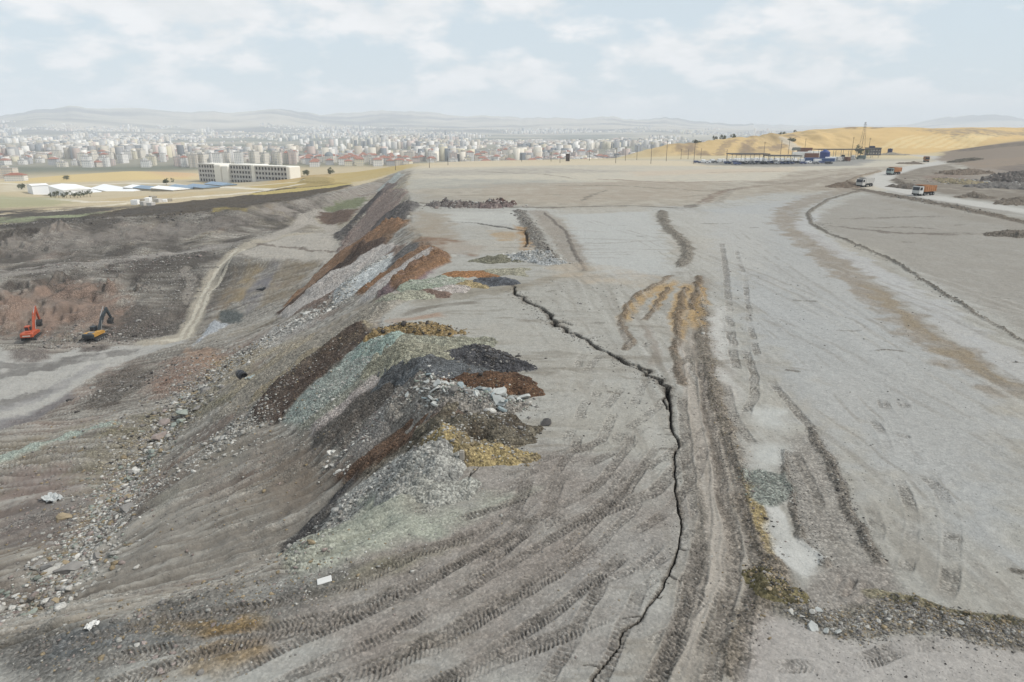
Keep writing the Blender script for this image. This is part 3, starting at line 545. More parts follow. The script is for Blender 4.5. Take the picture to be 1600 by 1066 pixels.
    s.line([(1365,932),(1420,945),(1500,965),(1620,975),(1700,980)], .35, S(134,126,92), op=.8, wr=.3, dh=.25, prof='berm', grit=.8)
    # ---- tyre tracks
    TR = S(126,118,110)
    tl = [
     ([(330,1090),(480,1020),(620,960),(760,880),(860,820),(960,760),(1010,690)],1.9), ([(420,1100),(560,1050),(700,990),(800,930),(890,850),(960,780),(1020,700)],0),
     ([(120,1020),(300,985),(450,955),(560,930),(660,880),(760,850),(830,800),(850,740)],1.9), ([(200,1060),(360,1010),(520,975),(640,930),(720,880),(830,800)],0),
     ([(560,1090),(700,1030),(800,970),(900,900),(960,850)],1.9), ([(850,830),(940,800),(1020,770),(1070,720),(1090,690)],0), ([(980,840),(1040,800),(1090,740),(1105,690)],0),
     ([(840,750),(900,720),(960,690),(970,670)],1.9), ([(620,1100),(760,1040),(860,1000),(960,960)],0), ([(880,1100),(930,1000),(980,900)],1.9),
     ([(1060,1100),(1100,960),(1120,860),(1100,740),(1085,640),(1078,560)],1.9), ([(1010,1100),(1060,1000),(1085,930),(1095,830)],0), ([(1150,1100),(1165,980),(1178,880),(1160,790),(1130,680)],0),
     ([(0,1030),(120,1005),(230,975),(330,955),(440,945)],0), ([(100,1100),(260,1040),(420,990),(560,960)],0), ([(700,820),(780,790),(850,760),(900,700),(905,675)],0), ([(760,750),(840,720),(900,700)],0),
     ([(1440,740),(1468,770),(1485,820),(1488,870),(1478,920),(1462,955)],0), ([(1395,735),(1415,775),(1428,820),(1420,870),(1408,905)],0), ([(1358,785),(1372,830),(1366,850)],0), ([(1375,620),(1398,655),(1415,690)],0), ([(1350,640),(1380,680),(1390,720)],0),
     ([(1165,545),(1180,590),(1178,620),(1162,655)],0), ([(1128,380),(1135,430),(1140,500),(1150,580)],0), ([(1150,390),(1165,440),(1170,500),(1185,560)],0), ([(1200,590),(1240,640),(1280,680)],0), ([(1390,600),(1420,640)],0),
     ([(1190,990),(1240,1000),(1300,1015)],0), ([(1180,1040),(1240,1046),(1340,1052),(1420,1046)],0), ([(1300,910),(1340,940),(1360,975)],0), ([(1262,905),(1300,930),(1340,950)],0), ([(1180,700),(1150,660),(1130,600)],0), ([(1330,1040),(1420,1010),(1500,1012)],0),
     ([(1240,700),(1275,770),(1300,840),(1340,880)],0)]
    for k, (q, g_) in enumerate(tl):
        s.tread(q, w=.34+.06*(k % 3), per=.28 if k % 2 else .22, c=TR if k < 17 else S(128,122,114), op=.66, depth=.045, gauge=g_, patch=.5 if k < 17 else .7, seed=k, slant=.6 if k % 3 else 0)
    rr = random.Random(4)
    for k in range(48):      # faint older passes
        x_, y_ = rr.uniform(560, 1040), rr.uniform(720, 1040); a_ = rr.uniform(.35, .8); l_ = rr.uniform(60, 160)
        s.tread([(x_, y_), (x_+l_*math.cos(a_)*.6, y_-l_*math.sin(a_)*.5), (x_+l_*math.cos(a_), y_-l_*math.sin(a_))], w=.28, per=.3, c=TR, op=.3, depth=.025, patch=1.0, seed=40+k)
    for k in range(20):
        x_, y_ = rr.uniform(880, 1060), rr.uniform(560, 720); a_ = rr.uniform(.5, 1.2); l_ = rr.uniform(30, 70)
        s.tread([(x_, y_), (x_+l_*math.cos(a_), y_-l_*math.sin(a_))], w=.4, per=.4, c=TR, op=.3, depth=.02, patch=1.0, seed=80+k)
    # lug-marked lip near the rubble berm
    s.tread([(1370,940),(1430,950),(1520,972),(1620,980)], w=.35, per=.75, c=S(120,112,88), op=.8, depth=.09, patch=.2, seed=5, slant=0)
    s.tread([(1290,905),(1340,925),(1385,940)], w=.9, per=.8, c=S(146,134,124), op=.5, depth=.08, patch=.2, seed=6, slant=.2)
    # ---- micro relief
    nearf = sm(520, 300, r)
    s.H += nearf*(.025*fbm(X/.55, Y/.55, 3, 101)+.05*fbm(X/2.5, Y/2.5, 3, 103)+.12*fbm(X/11., Y/11., 2, 105))
    s.H += nearf*a*(.32*rill+.14*rill2+.35*fbm(X/6., Y/6., 4, 107)+.12*fbm(X/1.1, Y/1.1, 3, 109))
    s.H += fb*(2.4*ft+1.5*ft2)
    s.H += np.clip(s.G-.6, 0, 1)*nearf*.30*np.abs(fbm(X/.45, Y/.45, 2, 111))
    s.H += hm_*(1.6*fbm(X/40., Y/40., 4, 113)+2.6*fbm(X/11., Y/45., 3, 117)*sm(560, 640, Y+0*X)*sm(330, 250, X))
    # cut banks: the pit floor stays flat
    # ---- cracks (real fissures)
    CK = S(46,40,34)  # near-black paint adds the shade inside the carved cracks
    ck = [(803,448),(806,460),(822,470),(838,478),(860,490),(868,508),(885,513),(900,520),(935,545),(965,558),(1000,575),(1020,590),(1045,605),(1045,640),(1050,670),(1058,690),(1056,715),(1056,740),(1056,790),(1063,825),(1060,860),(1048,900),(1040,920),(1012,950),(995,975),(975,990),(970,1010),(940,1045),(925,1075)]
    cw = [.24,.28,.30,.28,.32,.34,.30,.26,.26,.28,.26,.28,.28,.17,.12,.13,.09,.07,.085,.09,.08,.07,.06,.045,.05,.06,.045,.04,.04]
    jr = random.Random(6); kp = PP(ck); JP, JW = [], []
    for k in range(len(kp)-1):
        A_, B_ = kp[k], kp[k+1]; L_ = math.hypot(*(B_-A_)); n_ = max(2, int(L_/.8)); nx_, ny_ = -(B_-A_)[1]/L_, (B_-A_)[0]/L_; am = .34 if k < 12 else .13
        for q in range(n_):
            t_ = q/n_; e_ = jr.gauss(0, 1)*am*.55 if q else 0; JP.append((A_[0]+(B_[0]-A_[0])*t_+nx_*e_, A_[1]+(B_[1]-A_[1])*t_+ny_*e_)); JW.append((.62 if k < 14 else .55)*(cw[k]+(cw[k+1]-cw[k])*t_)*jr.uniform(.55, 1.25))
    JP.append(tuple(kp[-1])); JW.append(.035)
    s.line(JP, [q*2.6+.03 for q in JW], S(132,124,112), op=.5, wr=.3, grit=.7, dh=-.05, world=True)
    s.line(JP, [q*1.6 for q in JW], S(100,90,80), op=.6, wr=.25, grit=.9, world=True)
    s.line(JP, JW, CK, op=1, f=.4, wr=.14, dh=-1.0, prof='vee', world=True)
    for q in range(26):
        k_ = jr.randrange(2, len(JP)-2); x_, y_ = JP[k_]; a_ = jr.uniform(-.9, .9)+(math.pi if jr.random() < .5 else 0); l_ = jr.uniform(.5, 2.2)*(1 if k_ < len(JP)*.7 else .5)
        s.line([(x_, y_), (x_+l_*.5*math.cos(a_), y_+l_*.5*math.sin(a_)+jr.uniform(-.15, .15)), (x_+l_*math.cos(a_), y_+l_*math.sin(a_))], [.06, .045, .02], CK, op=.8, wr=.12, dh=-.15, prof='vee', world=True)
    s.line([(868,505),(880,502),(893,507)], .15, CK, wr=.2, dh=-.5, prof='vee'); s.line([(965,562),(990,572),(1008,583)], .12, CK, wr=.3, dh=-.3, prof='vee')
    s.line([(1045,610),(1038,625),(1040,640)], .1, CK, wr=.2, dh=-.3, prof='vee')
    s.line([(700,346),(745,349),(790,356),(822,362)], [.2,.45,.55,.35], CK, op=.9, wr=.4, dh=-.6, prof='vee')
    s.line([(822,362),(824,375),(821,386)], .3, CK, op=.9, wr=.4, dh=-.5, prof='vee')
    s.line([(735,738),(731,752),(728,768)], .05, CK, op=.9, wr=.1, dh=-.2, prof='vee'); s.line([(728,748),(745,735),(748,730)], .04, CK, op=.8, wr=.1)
    # ---- far country: plain, city ground, hill ranges
    fr = sm(900, 1100, r)
    px = 800+FPX*X/np.maximum(Y, 1)*1.049
    base = S(150,146,128)
    patchn = fbm(X/700., Y/380., 5, 131); p2 = fbm(X/1500., Y/500., 5, 133)
    s.mix(slice(None), base, fr)
    s.mix(slice(None), S(104,112,92), fr*np.clip(patchn*1.8+.25, 0, 1)*.9*sm(7000, 5000, r))
    s.mix(slice(None), S(196,184,158), fr*np.clip(-patchn*1.7+.0, 0, 1)*sm(2500, 6500, r))
    s.mix(slice(None), S(206,192,170), fr*np.clip(p2*2.4, 0, 1)*sm(5000, 8000, r)*.8)
    s.mix(slice(None), S(58,66,76), fr*np.clip(-p2*2.4+.1, 0, 1)*sm(4500, 8000, r)*.85)  # cloud shadows painted onto the hills as dark bluish patches
    s.mix(slice(None), S(216,192,146), sm(900, 1000, r)*sm(1500, 1250, r)*.8)
    s.G[:] *= sm(700, 200, r)*.9+.1
# ------------------------------------------------------------------ materials
def earth_mat(name, pebble=1.0):
    m = bpy.data.materials.new(name); m.use_nodes = True; nt = m.node_tree
    b = nt.nodes['Principled BSDF']; b.inputs['Roughness'].default_value = .95; b.inputs['Specular IOR Level'].default_value = .15
    at = N(nt, 'ShaderNodeAttribute', attribute_name='Col'); gr = N(nt, 'ShaderNodeAttribute', attribute_name='Grit')
    tc = N(nt, 'ShaderNodeTexCoord')
    na = N(nt, 'ShaderNodeTexNoise', i_Scale=1.3, i_Detail=8.0, i_Roughness=.68); nb = N(nt, 'ShaderNodeTexNoise', i_Scale=9.0, i_Detail=5.0, i_Roughness=.7)
    vo = N(nt, 'ShaderNodeTexVoronoi', i_Scale=5.0); vo2 = N(nt, 'ShaderNodeTexVoronoi', i_Scale=10.0)
    for q in (na, nb, vo, vo2): Lk(nt, tc.outputs['Object'], q.inputs['Vector'])
    # stones: a light or dark cell here and there
    def cellval(v, lo, hi):
        sp = N(nt, 'ShaderNodeSeparateColor'); Lk(nt, v.outputs['Color'], sp.inputs[0])
        mr = N(nt, 'ShaderNodeMapRange'); Lk(nt, sp.outputs[0], mr.inputs[0]); mr.inputs[3].default_value = lo; mr.inputs[4].default_value = hi
        return mr.outputs[0]
    c1, c2 = cellval(vo, .40, 1.55), cellval(vo2, .5, 1.5)
    mu = N(nt, 'ShaderNodeMath', operation='MULTIPLY'); Lk(nt, c1, mu.inputs[0]); Lk(nt, c2, mu.inputs[1])
    one = N(nt, 'ShaderNodeMix', data_type='FLOAT'); one.inputs[2].default_value = 1.0; Lk(nt, mu.outputs[0], one.inputs[3])
    gm = N(nt, 'ShaderNodeMath', operation='MULTIPLY'); gm.inputs[1].default_value = .9*pebble; Lk(nt, gr.outputs['Fac'], gm.inputs[0]); Lk(nt, gm.outputs[0], one.inputs[0])
    m1 = N(nt, 'ShaderNodeMapRange'); Lk(nt, na.outputs['Fac'], m1.inputs[0]); m1.inputs[1].default_value = .3; m1.inputs[2].default_value = .7; m1.inputs[3].default_value = .91; m1.inputs[4].default_value = 1.07
    m2 = N(nt, 'ShaderNodeMapRange'); Lk(nt, nb.outputs['Fac'], m2.inputs[0]); m2.inputs[1].default_value = .3; m2.inputs[2].default_value = .7; m2.inputs[3].default_value = .92; m2.inputs[4].default_value = 1.06
    p = N(nt, 'ShaderNodeMath', operation='MULTIPLY'); Lk(nt, m1.outputs[0], p.inputs[0]); Lk(nt, m2.outputs[0], p.inputs[1])
    p2 = N(nt, 'ShaderNodeMath', operation='MULTIPLY'); Lk(nt, p.outputs[0], p2.inputs[0]); Lk(nt, one.outputs[0], p2.inputs[1])
    vm = N(nt, 'ShaderNodeVectorMath', operation='SCALE'); Lk(nt, at.outputs['Color'], vm.inputs[0]); Lk(nt, p2.outputs[0], vm.inputs['Scale'])
    Lk(nt, vm.outputs[0], b.inputs['Base Color'])
    bh = N(nt, 'ShaderNodeMath', operation='MULTIPLY'); Lk(nt, vo.outputs['Distance'], bh.inputs[0]); Lk(nt, gr.outputs['Fac'], bh.inputs[1])
    bs = N(nt, 'ShaderNodeMath', operation='MULTIPLY_ADD'); Lk(nt, bh.outputs[0], bs.inputs[0]); bs.inputs[1].default_value = -.9; Lk(nt, na.outputs['Fac'], bs.inputs[2])
    bs2 = N(nt, 'ShaderNodeMath', operation='MULTIPLY_ADD'); Lk(nt, nb.outputs['Fac'], bs2.inputs[0]); bs2.inputs[1].default_value = .18; Lk(nt, bs.outputs[0], bs2.inputs[2])
    bp = N(nt, 'ShaderNodeBump', i_Strength=.9, i_Distance=.22); Lk(nt, bs2.outputs[0], bp.inputs['Height']); Lk(nt, bp.outputs[0], b.inputs['Normal'])
    return m
EARTH = earth_mat('earth')
def grid_mesh(name, X, Y, Z, nr, nc, C, G, mat, keep=None):
    co = np.empty((nr*nc, 3), np.float32); co[:, 0] = X; co[:, 1] = Y; co[:, 2] = Z
    i = (np.arange(nr-1)[:, None]*nc+np.arange(nc-1)[None, :]).ravel()
    q = np.stack([i, i+1, i+nc+1, i+nc], 1)
    if keep is not None:
        q = q[keep[q].any(1)]; used = np.unique(q); mp = np.full(nr*nc, -1); mp[used] = np.arange(len(used)); q = mp[q]; co = co[used]; C = C[used]; G = G[used]
    me = bpy.data.meshes.new(name); me.vertices.add(len(co)); me.vertices.foreach_set('co', co.ravel())
    me.loops.add(q.size); me.loops.foreach_set('vertex_index', q.ravel().astype(np.int32))
    me.polygons.add(len(q)); me.polygons.foreach_set('loop_start', np.arange(0, q.size, 4, dtype=np.int32)); me.polygons.foreach_set('loop_total', np.full(len(q), 4, np.int32))
    a = me.attributes.new('Col', 'FLOAT_COLOR', 'POINT'); c4 = np.ones((len(co), 4), np.float32); c4[:, :3] = np.clip(C, .01, .8); a.data.foreach_set('color', c4.ravel())
    g = me.attributes.new('Grit', 'FLOAT', 'POINT'); g.data.foreach_set('value', G.astype(np.float32))
    me.polygons.foreach_set('use_smooth', np.ones(len(q), bool)); me.update(calc_edges=True); me.materials.append(mat)
    o = bpy.data.objects.new(name, me); sc.collection.objects.link(o); return o
FINE = 1.0
rad = [7.0]
while rad[-1] < 19800:
    r_ = rad[-1]
    if r_ < 420: d_ = min(max(.055, (r_*r_+484)/22*.00105), .42)
    elif r_ < 1100: d_ = min(.42*(r_/420)**2.2, 4)
    else: d_ = r_*.0075
    rad.append(r_+d_/FINE)
rad = np.array(rad)
nc_ = int(1350*FINE); az = np.radians(np.r_[np.linspace(-88, -54.6, 46), np.linspace(-54, 54, nc_), np.linspace(54.6, 88, 46)]); nc_ = len(az)
Rg, Ag = np.meshgrid(rad, az, indexing='ij'); GX = (Rg*np.sin(Ag)).ravel(); GY = (Rg*np.cos(Ag)).ravel()
g = Surf(GX, GY); paint(g)
# clockwise order so that faces look up
ground = grid_mesh('ground', GX, GY, g.H, len(rad), nc_, g.C, g.G, EARTH)
ground.data.flip_normals() if ground.data.polygons[0].normal.z < 0 else None
ground['kind'] = 'structure'
# finished height for resting things on
AZI = np.arange(nc_); HG = g.H.reshape(len(rad), nc_); CG = g.C.reshape(len(rad), nc_, 3).copy()
def hz(x, y):
    r_ = math.hypot(x, y); a_ = math.atan2(x, y); j = min(float(np.interp(a_, az, AZI)), nc_-1.001)
    i = np.searchsorted(rad, r_)-1; i = min(max(i, 0), len(rad)-2); t = min(max((r_-rad[i])/(rad[i+1]-rad[i]), 0), 1); k = int(j); u = j-k
    return float((HG[i, k]*(1-u)+HG[i, k+1]*u)*(1-t)+(HG[i+1, k]*(1-u)+HG[i+1, k+1]*u)*t)
print('ground', len(GX), round(time.time()-T0, 1))
# ------------------------------------------------------------------ object helpers
def mat(name, c, rough=.7, metal=0.0, noise=.10, scale=2.0, emit=None):
    m = bpy.data.materials.new(name); m.use_nodes = True; nt = m.node_tree; b = nt.nodes['Principled BSDF']
    b.inputs['Roughness'].default_value = rough; b.inputs['Metallic'].default_value = metal
    n = N(nt, 'ShaderNodeTexNoise', i_Scale=scale, i_Detail=6.0, i_Roughness=.65); t_ = N(nt, 'ShaderNodeTexCoord'); Lk(nt, t_.outputs['Object'], n.inputs['Vector'])
    mr = N(nt, 'ShaderNodeMapRange'); Lk(nt, n.outputs['Fac'], mr.inputs[0]); mr.inputs[1].default_value = .3; mr.inputs[2].default_value = .7; mr.inputs[3].default_value = 1-noise; mr.inputs[4].default_value = 1+noise
    v = N(nt, 'ShaderNodeVectorMath', operation='SCALE'); v.inputs[0].default_value = tuple(float(q) for q in c[:3]); Lk(nt, mr.outputs[0], v.inputs['Scale']); Lk(nt, v.outputs[0], b.inputs['Base Color'])
    return m
def facade(name, c, glass=(.3,.31,.34), pu=3.4, pv=3.0):
    """plastered wall with rows of windows (far houses only, a window is below one pixel)"""
    m = bpy.data.materials.new(name); m.use_nodes = True; nt = m.node_tree; b = nt.nodes['Principled BSDF']; b.inputs['Roughness'].default_value = .8
    tc = N(nt, 'ShaderNodeTexCoord'); sp = N(nt, 'ShaderNodeSeparateXYZ'); Lk(nt, tc.outputs['Object'], sp.inputs[0])
    u = N(nt, 'ShaderNodeMath', operation='ADD'); Lk(nt, sp.outputs[0], u.inputs[0]); Lk(nt, sp.outputs[1], u.inputs[1])
    def band(src, per, lo, hi):
        d = N(nt, 'ShaderNodeMath', operation='DIVIDE'); Lk(nt, src, d.inputs[0]); d.inputs[1].default_value = per
        f = N(nt, 'ShaderNodeMath', operation='FRACT'); Lk(nt, d.outputs[0], f.inputs[0])
        g_ = N(nt, 'ShaderNodeMath', operation='GREATER_THAN'); Lk(nt, f.outputs[0], g_.inputs[0]); g_.inputs[1].default_value = lo
        l_ = N(nt, 'ShaderNodeMath', operation='LESS_THAN'); Lk(nt, f.outputs[0], l_.inputs[0]); l_.inputs[1].default_value = hi
        k = N(nt, 'ShaderNodeMath', operation='MULTIPLY'); Lk(nt, g_.outputs[0], k.inputs[0]); Lk(nt, l_.outputs[0], k.inputs[1]); return k.outputs[0]
    k = N(nt, 'ShaderNodeMath', operation='MULTIPLY'); Lk(nt, band(u.outputs[0], pu, .25, .75), k.inputs[0]); Lk(nt, band(sp.outputs[2], pv, .3, .8), k.inputs[1])
    mx = N(nt, 'ShaderNodeMix', data_type='RGBA'); Lk(nt, k.outputs[0], mx.inputs[0]); mx.inputs[6].default_value = (*[float(q) for q in c], 1); mx.inputs[7].default_value = (*glass, 1)
    Lk(nt, mx.outputs[2], b.inputs['Base Color']); return m
class MB:
    def __init__(s): s.v = []; s.f = []
    def add(s, vs, fs, M=None):
        n = len(s.v); s.v += [tuple(M @ Vector(p)) if M else tuple(p) for p in vs]; s.f += [tuple(i+n for i in f) for f in fs]; return s
    def box(s, c, d, rz=0, rx=0, ry=0, taper=(1, 1), ch=0.0):
        hx, hy, hzz = d[0]/2, d[1]/2, d[2]/2
        M = Matrix.Translation(c) @ Matrix.Rotation(rz, 4, 'Z') @ Matrix.Rotation(ry, 4, 'Y') @ Matrix.Rotation(rx, 4, 'X')
        if ch:
            pr = []
            for sx, sy in ((-1,-1),(1,-1),(1,1),(-1,1)):
                a = (sx*hx, sy*(hy-ch)); b_ = (sx*(hx-ch), sy*hy)
                pr += [a, b_] if sx*sy > 0 else [b_, a]
            vs = [(x, y, -hzz) for x, y in pr]+[(x, y, hzz-ch) for x, y in pr]+[(x*(1-ch/hx), y*(1-ch/hy), hzz) for x, y in pr]
            fs = [tuple(range(7, -1, -1)), tuple(range(16, 24))]
            for L in (0, 8):
                fs += [(L+i, L+(i+1) % 8, L+8+(i+1) % 8, L+8+i) for i in range(8)]
            return s.add(vs, fs, M)
        tx, ty = taper
        vs = [(-hx,-hy,-hzz),(hx,-hy,-hzz),(hx,hy,-hzz),(-hx,hy,-hzz),(-hx*tx,-hy*ty,hzz),(hx*tx,-hy*ty,hzz),(hx*tx,hy*ty,hzz),(-hx*tx,hy*ty,hzz)]
        return s.add(vs, [(0,3,2,1),(4,5,6,7),(0,1,5,4),(1,2,6,5),(2,3,7,6),(3,0,4,7)], M)
    def prism(s, prof, y0, y1, M=None):
        """profile in x,z pulled along y"""
        n = len(prof); vs = [(x, y0, z) for x, z in prof]+[(x, y1, z) for x, z in prof]
        return s.add(vs, [tuple(range(n)), tuple(range(2*n-1, n-1, -1))]+[(i, i+n, (i+1) % n+n, (i+1) % n) for i in range(n)], M)
    def cyl(s, a, b, r0, r1=None, n=10):
        a, b = Vector(a), Vector(b); r1 = r0 if r1 is None else r1; d = (b-a).normalized(); q = d.to_track_quat('Z', 'Y').to_matrix()
        vs = [a+q @ Vector((math.cos(t)*r0, math.sin(t)*r0, 0)) for t in (2*math.pi*i/n for i in range(n))]+[b+q @ Vector((math.cos(t)*r1, math.sin(t)*r1, 0)) for t in (2*math.pi*i/n for i in range(n))]
        return s.add(vs, [tuple(range(n-1, -1, -1)), tuple(range(n, 2*n))]+[(i, (i+1) % n, (i+1) % n+n, i+n) for i in range(n)])
    def obj(s, name, m, parent=None, smooth=False):
        me = bpy.data.meshes.new(name); me.from_pydata(s.v, [], s.f); me.update()
        if smooth: me.polygons.foreach_set('use_smooth', [True]*len(me.polygons))
        me.materials.append(m); o = bpy.data.objects.new(name, me); sc.collection.objects.link(o)
        if parent: o.parent = parent
        return o
def tag(o, label, cat, group=None):
    o['label'] = label; o['category'] = cat; o['kind'] = 'thing'
    if group: o['group'] = group
    return o
def thing(name, loc, rz, label, cat, group=None):
    o = bpy.data.objects.new(name, None); sc.collection.objects.link(o); o.location = loc; o.rotation_euler = (0, 0, rz); o.empty_display_size = .5
    return tag(o, label, cat, group)
KIDS = {}
def dup(o, loc, rz=0, scale=None, label=None, group=None, parent=None):
    c = o.copy(); sc.collection.objects.link(c)
    if parent is not None: c.parent = parent
    else:
        c.location = loc; c.rotation_euler = (0, 0, rz)
        if scale: c.scale = (scale,)*3
        if label: c['label'] = label
        if group: c['group'] = group
    if o.name not in KIDS: KIDS[o.name] = list(o.children)
    for k in KIDS[o.name]: dup(k, None, parent=c)
    return c
def at(px, py, dz=0):
    p = P(px, py); return Vector((p[0], p[1], hz(p[0], p[1])+dz))
def atd(px, d):
    """ground point on the bearing of this pixel column at depth d"""
    x, y = (px-800)/FPX*d, d*1.02; return Vector((x, y, hz(x, y)))
R_ = math.radians
# ------------------------------------------------------------------ piles of tipped earth
def hzv(X, Y):
    r_ = np.hypot(X, Y); a_ = np.arctan2(X, Y); j = np.clip(np.interp(a_, az, AZI), 0, nc_-1.001); i = np.clip(np.searchsorted(rad, r_)-1, 0, len(rad)-2)
    t = np.clip((r_-rad[i])/(rad[i+1]-rad[i]), 0, 1); k = j.astype(int); u = j-k
    return (HG[i, k]*(1-u)+HG[i, k+1]*u)*(1-t)+(HG[i+1, k]*(1-u)+HG[i+1, k+1]*u)*t
BUMPS = []
def pile(px, c, label, c2=None, lump=.18, grit=.8, cat='earth pile', name='earth_pile', group='loads of earth tipped near the edge', seed=0):
    pts = PP(px); h = np.array([[q[2], q[3]] for q in px], float); m = h[:, 1].max()*1.35
    x0, x1 = pts[:, 0].min()-m, pts[:, 0].max()+m; y0, y1 = pts[:, 1].min()-m, pts[:, 1].max()+m
    dist = float(np.hypot(*pts.mean(0))); st = max(.07, dist/900.)
    nx, ny = int((x1-x0)/st)+2, int((y1-y0)/st)+2
    GX_, GY_ = np.meshgrid(np.linspace(x0, x1, nx), np.linspace(y0, y1, ny), indexing='ij'); X, Y = GX_.ravel(), GY_.ravel()
    base = hzv(X, Y); s = Surf(X, Y, base.copy())
    i, D, SS, TT, V, L = s.dline(pts, h, m+3, min(.9, h[:, 1].max()*.28))
    wv = V[:, 1]*(1+.28*fbm(X[i]/1.7+seed, Y[i]/1.7, 3, 200+seed)); t = np.clip(1-D/wv, -.3, 1)
    up = 1.1*V[:, 0]*np.where(t > 0, t**.9*(1-.22*t), t*1.0)
    lz = sm(0, .12, t)
    up = up+lz*lump*(1.1*fbm(X[i]/1.1, Y[i]/1.1, 4, 210+seed)+.7*np.abs(fbm(X[i]/.35, Y[i]/.35, 2, 215+seed)))*min(1, h[:, 0].max())
    H = base-.4; H[i] = base[i]+up-.03
    s.C[:] = c
    if c2 is not None: s.mix(slice(None), c2, np.clip(fbm(X/1.6, Y/1.6, 4, 220+seed)*1.7, 0, 1))
    s.mix(slice(None), np.clip(c*1.35, 0, .8), np.clip(fbm(X/.8, Y/.5, 3, 225+seed)*1.4-.3, 0, 1)*.5)
    s.G[:] = grit
    o = grid_mesh(name, X, Y, H, nx, ny, s.C, s.G, EARTH, keep=H > base-.02)
    if o.data.polygons and o.data.polygons[0].normal.z < 0: o.data.flip_normals()
    tag(o, label, cat, group)
    BUMPS.append((x0, y0, (x1-x0)/(nx-1), (y1-y0)/(ny-1), H.reshape(nx, ny)))
    return o
def top(x, y):
    z = hz(x, y)
    for x0, y0, sx, sy, H in BUMPS:
        i, j = int((x-x0)/sx), int((y-y0)/sy)
        if 0 <= i < H.shape[0] and 0 <= j < H.shape[1]: z = max(z, float(H[i, j]))
    return z
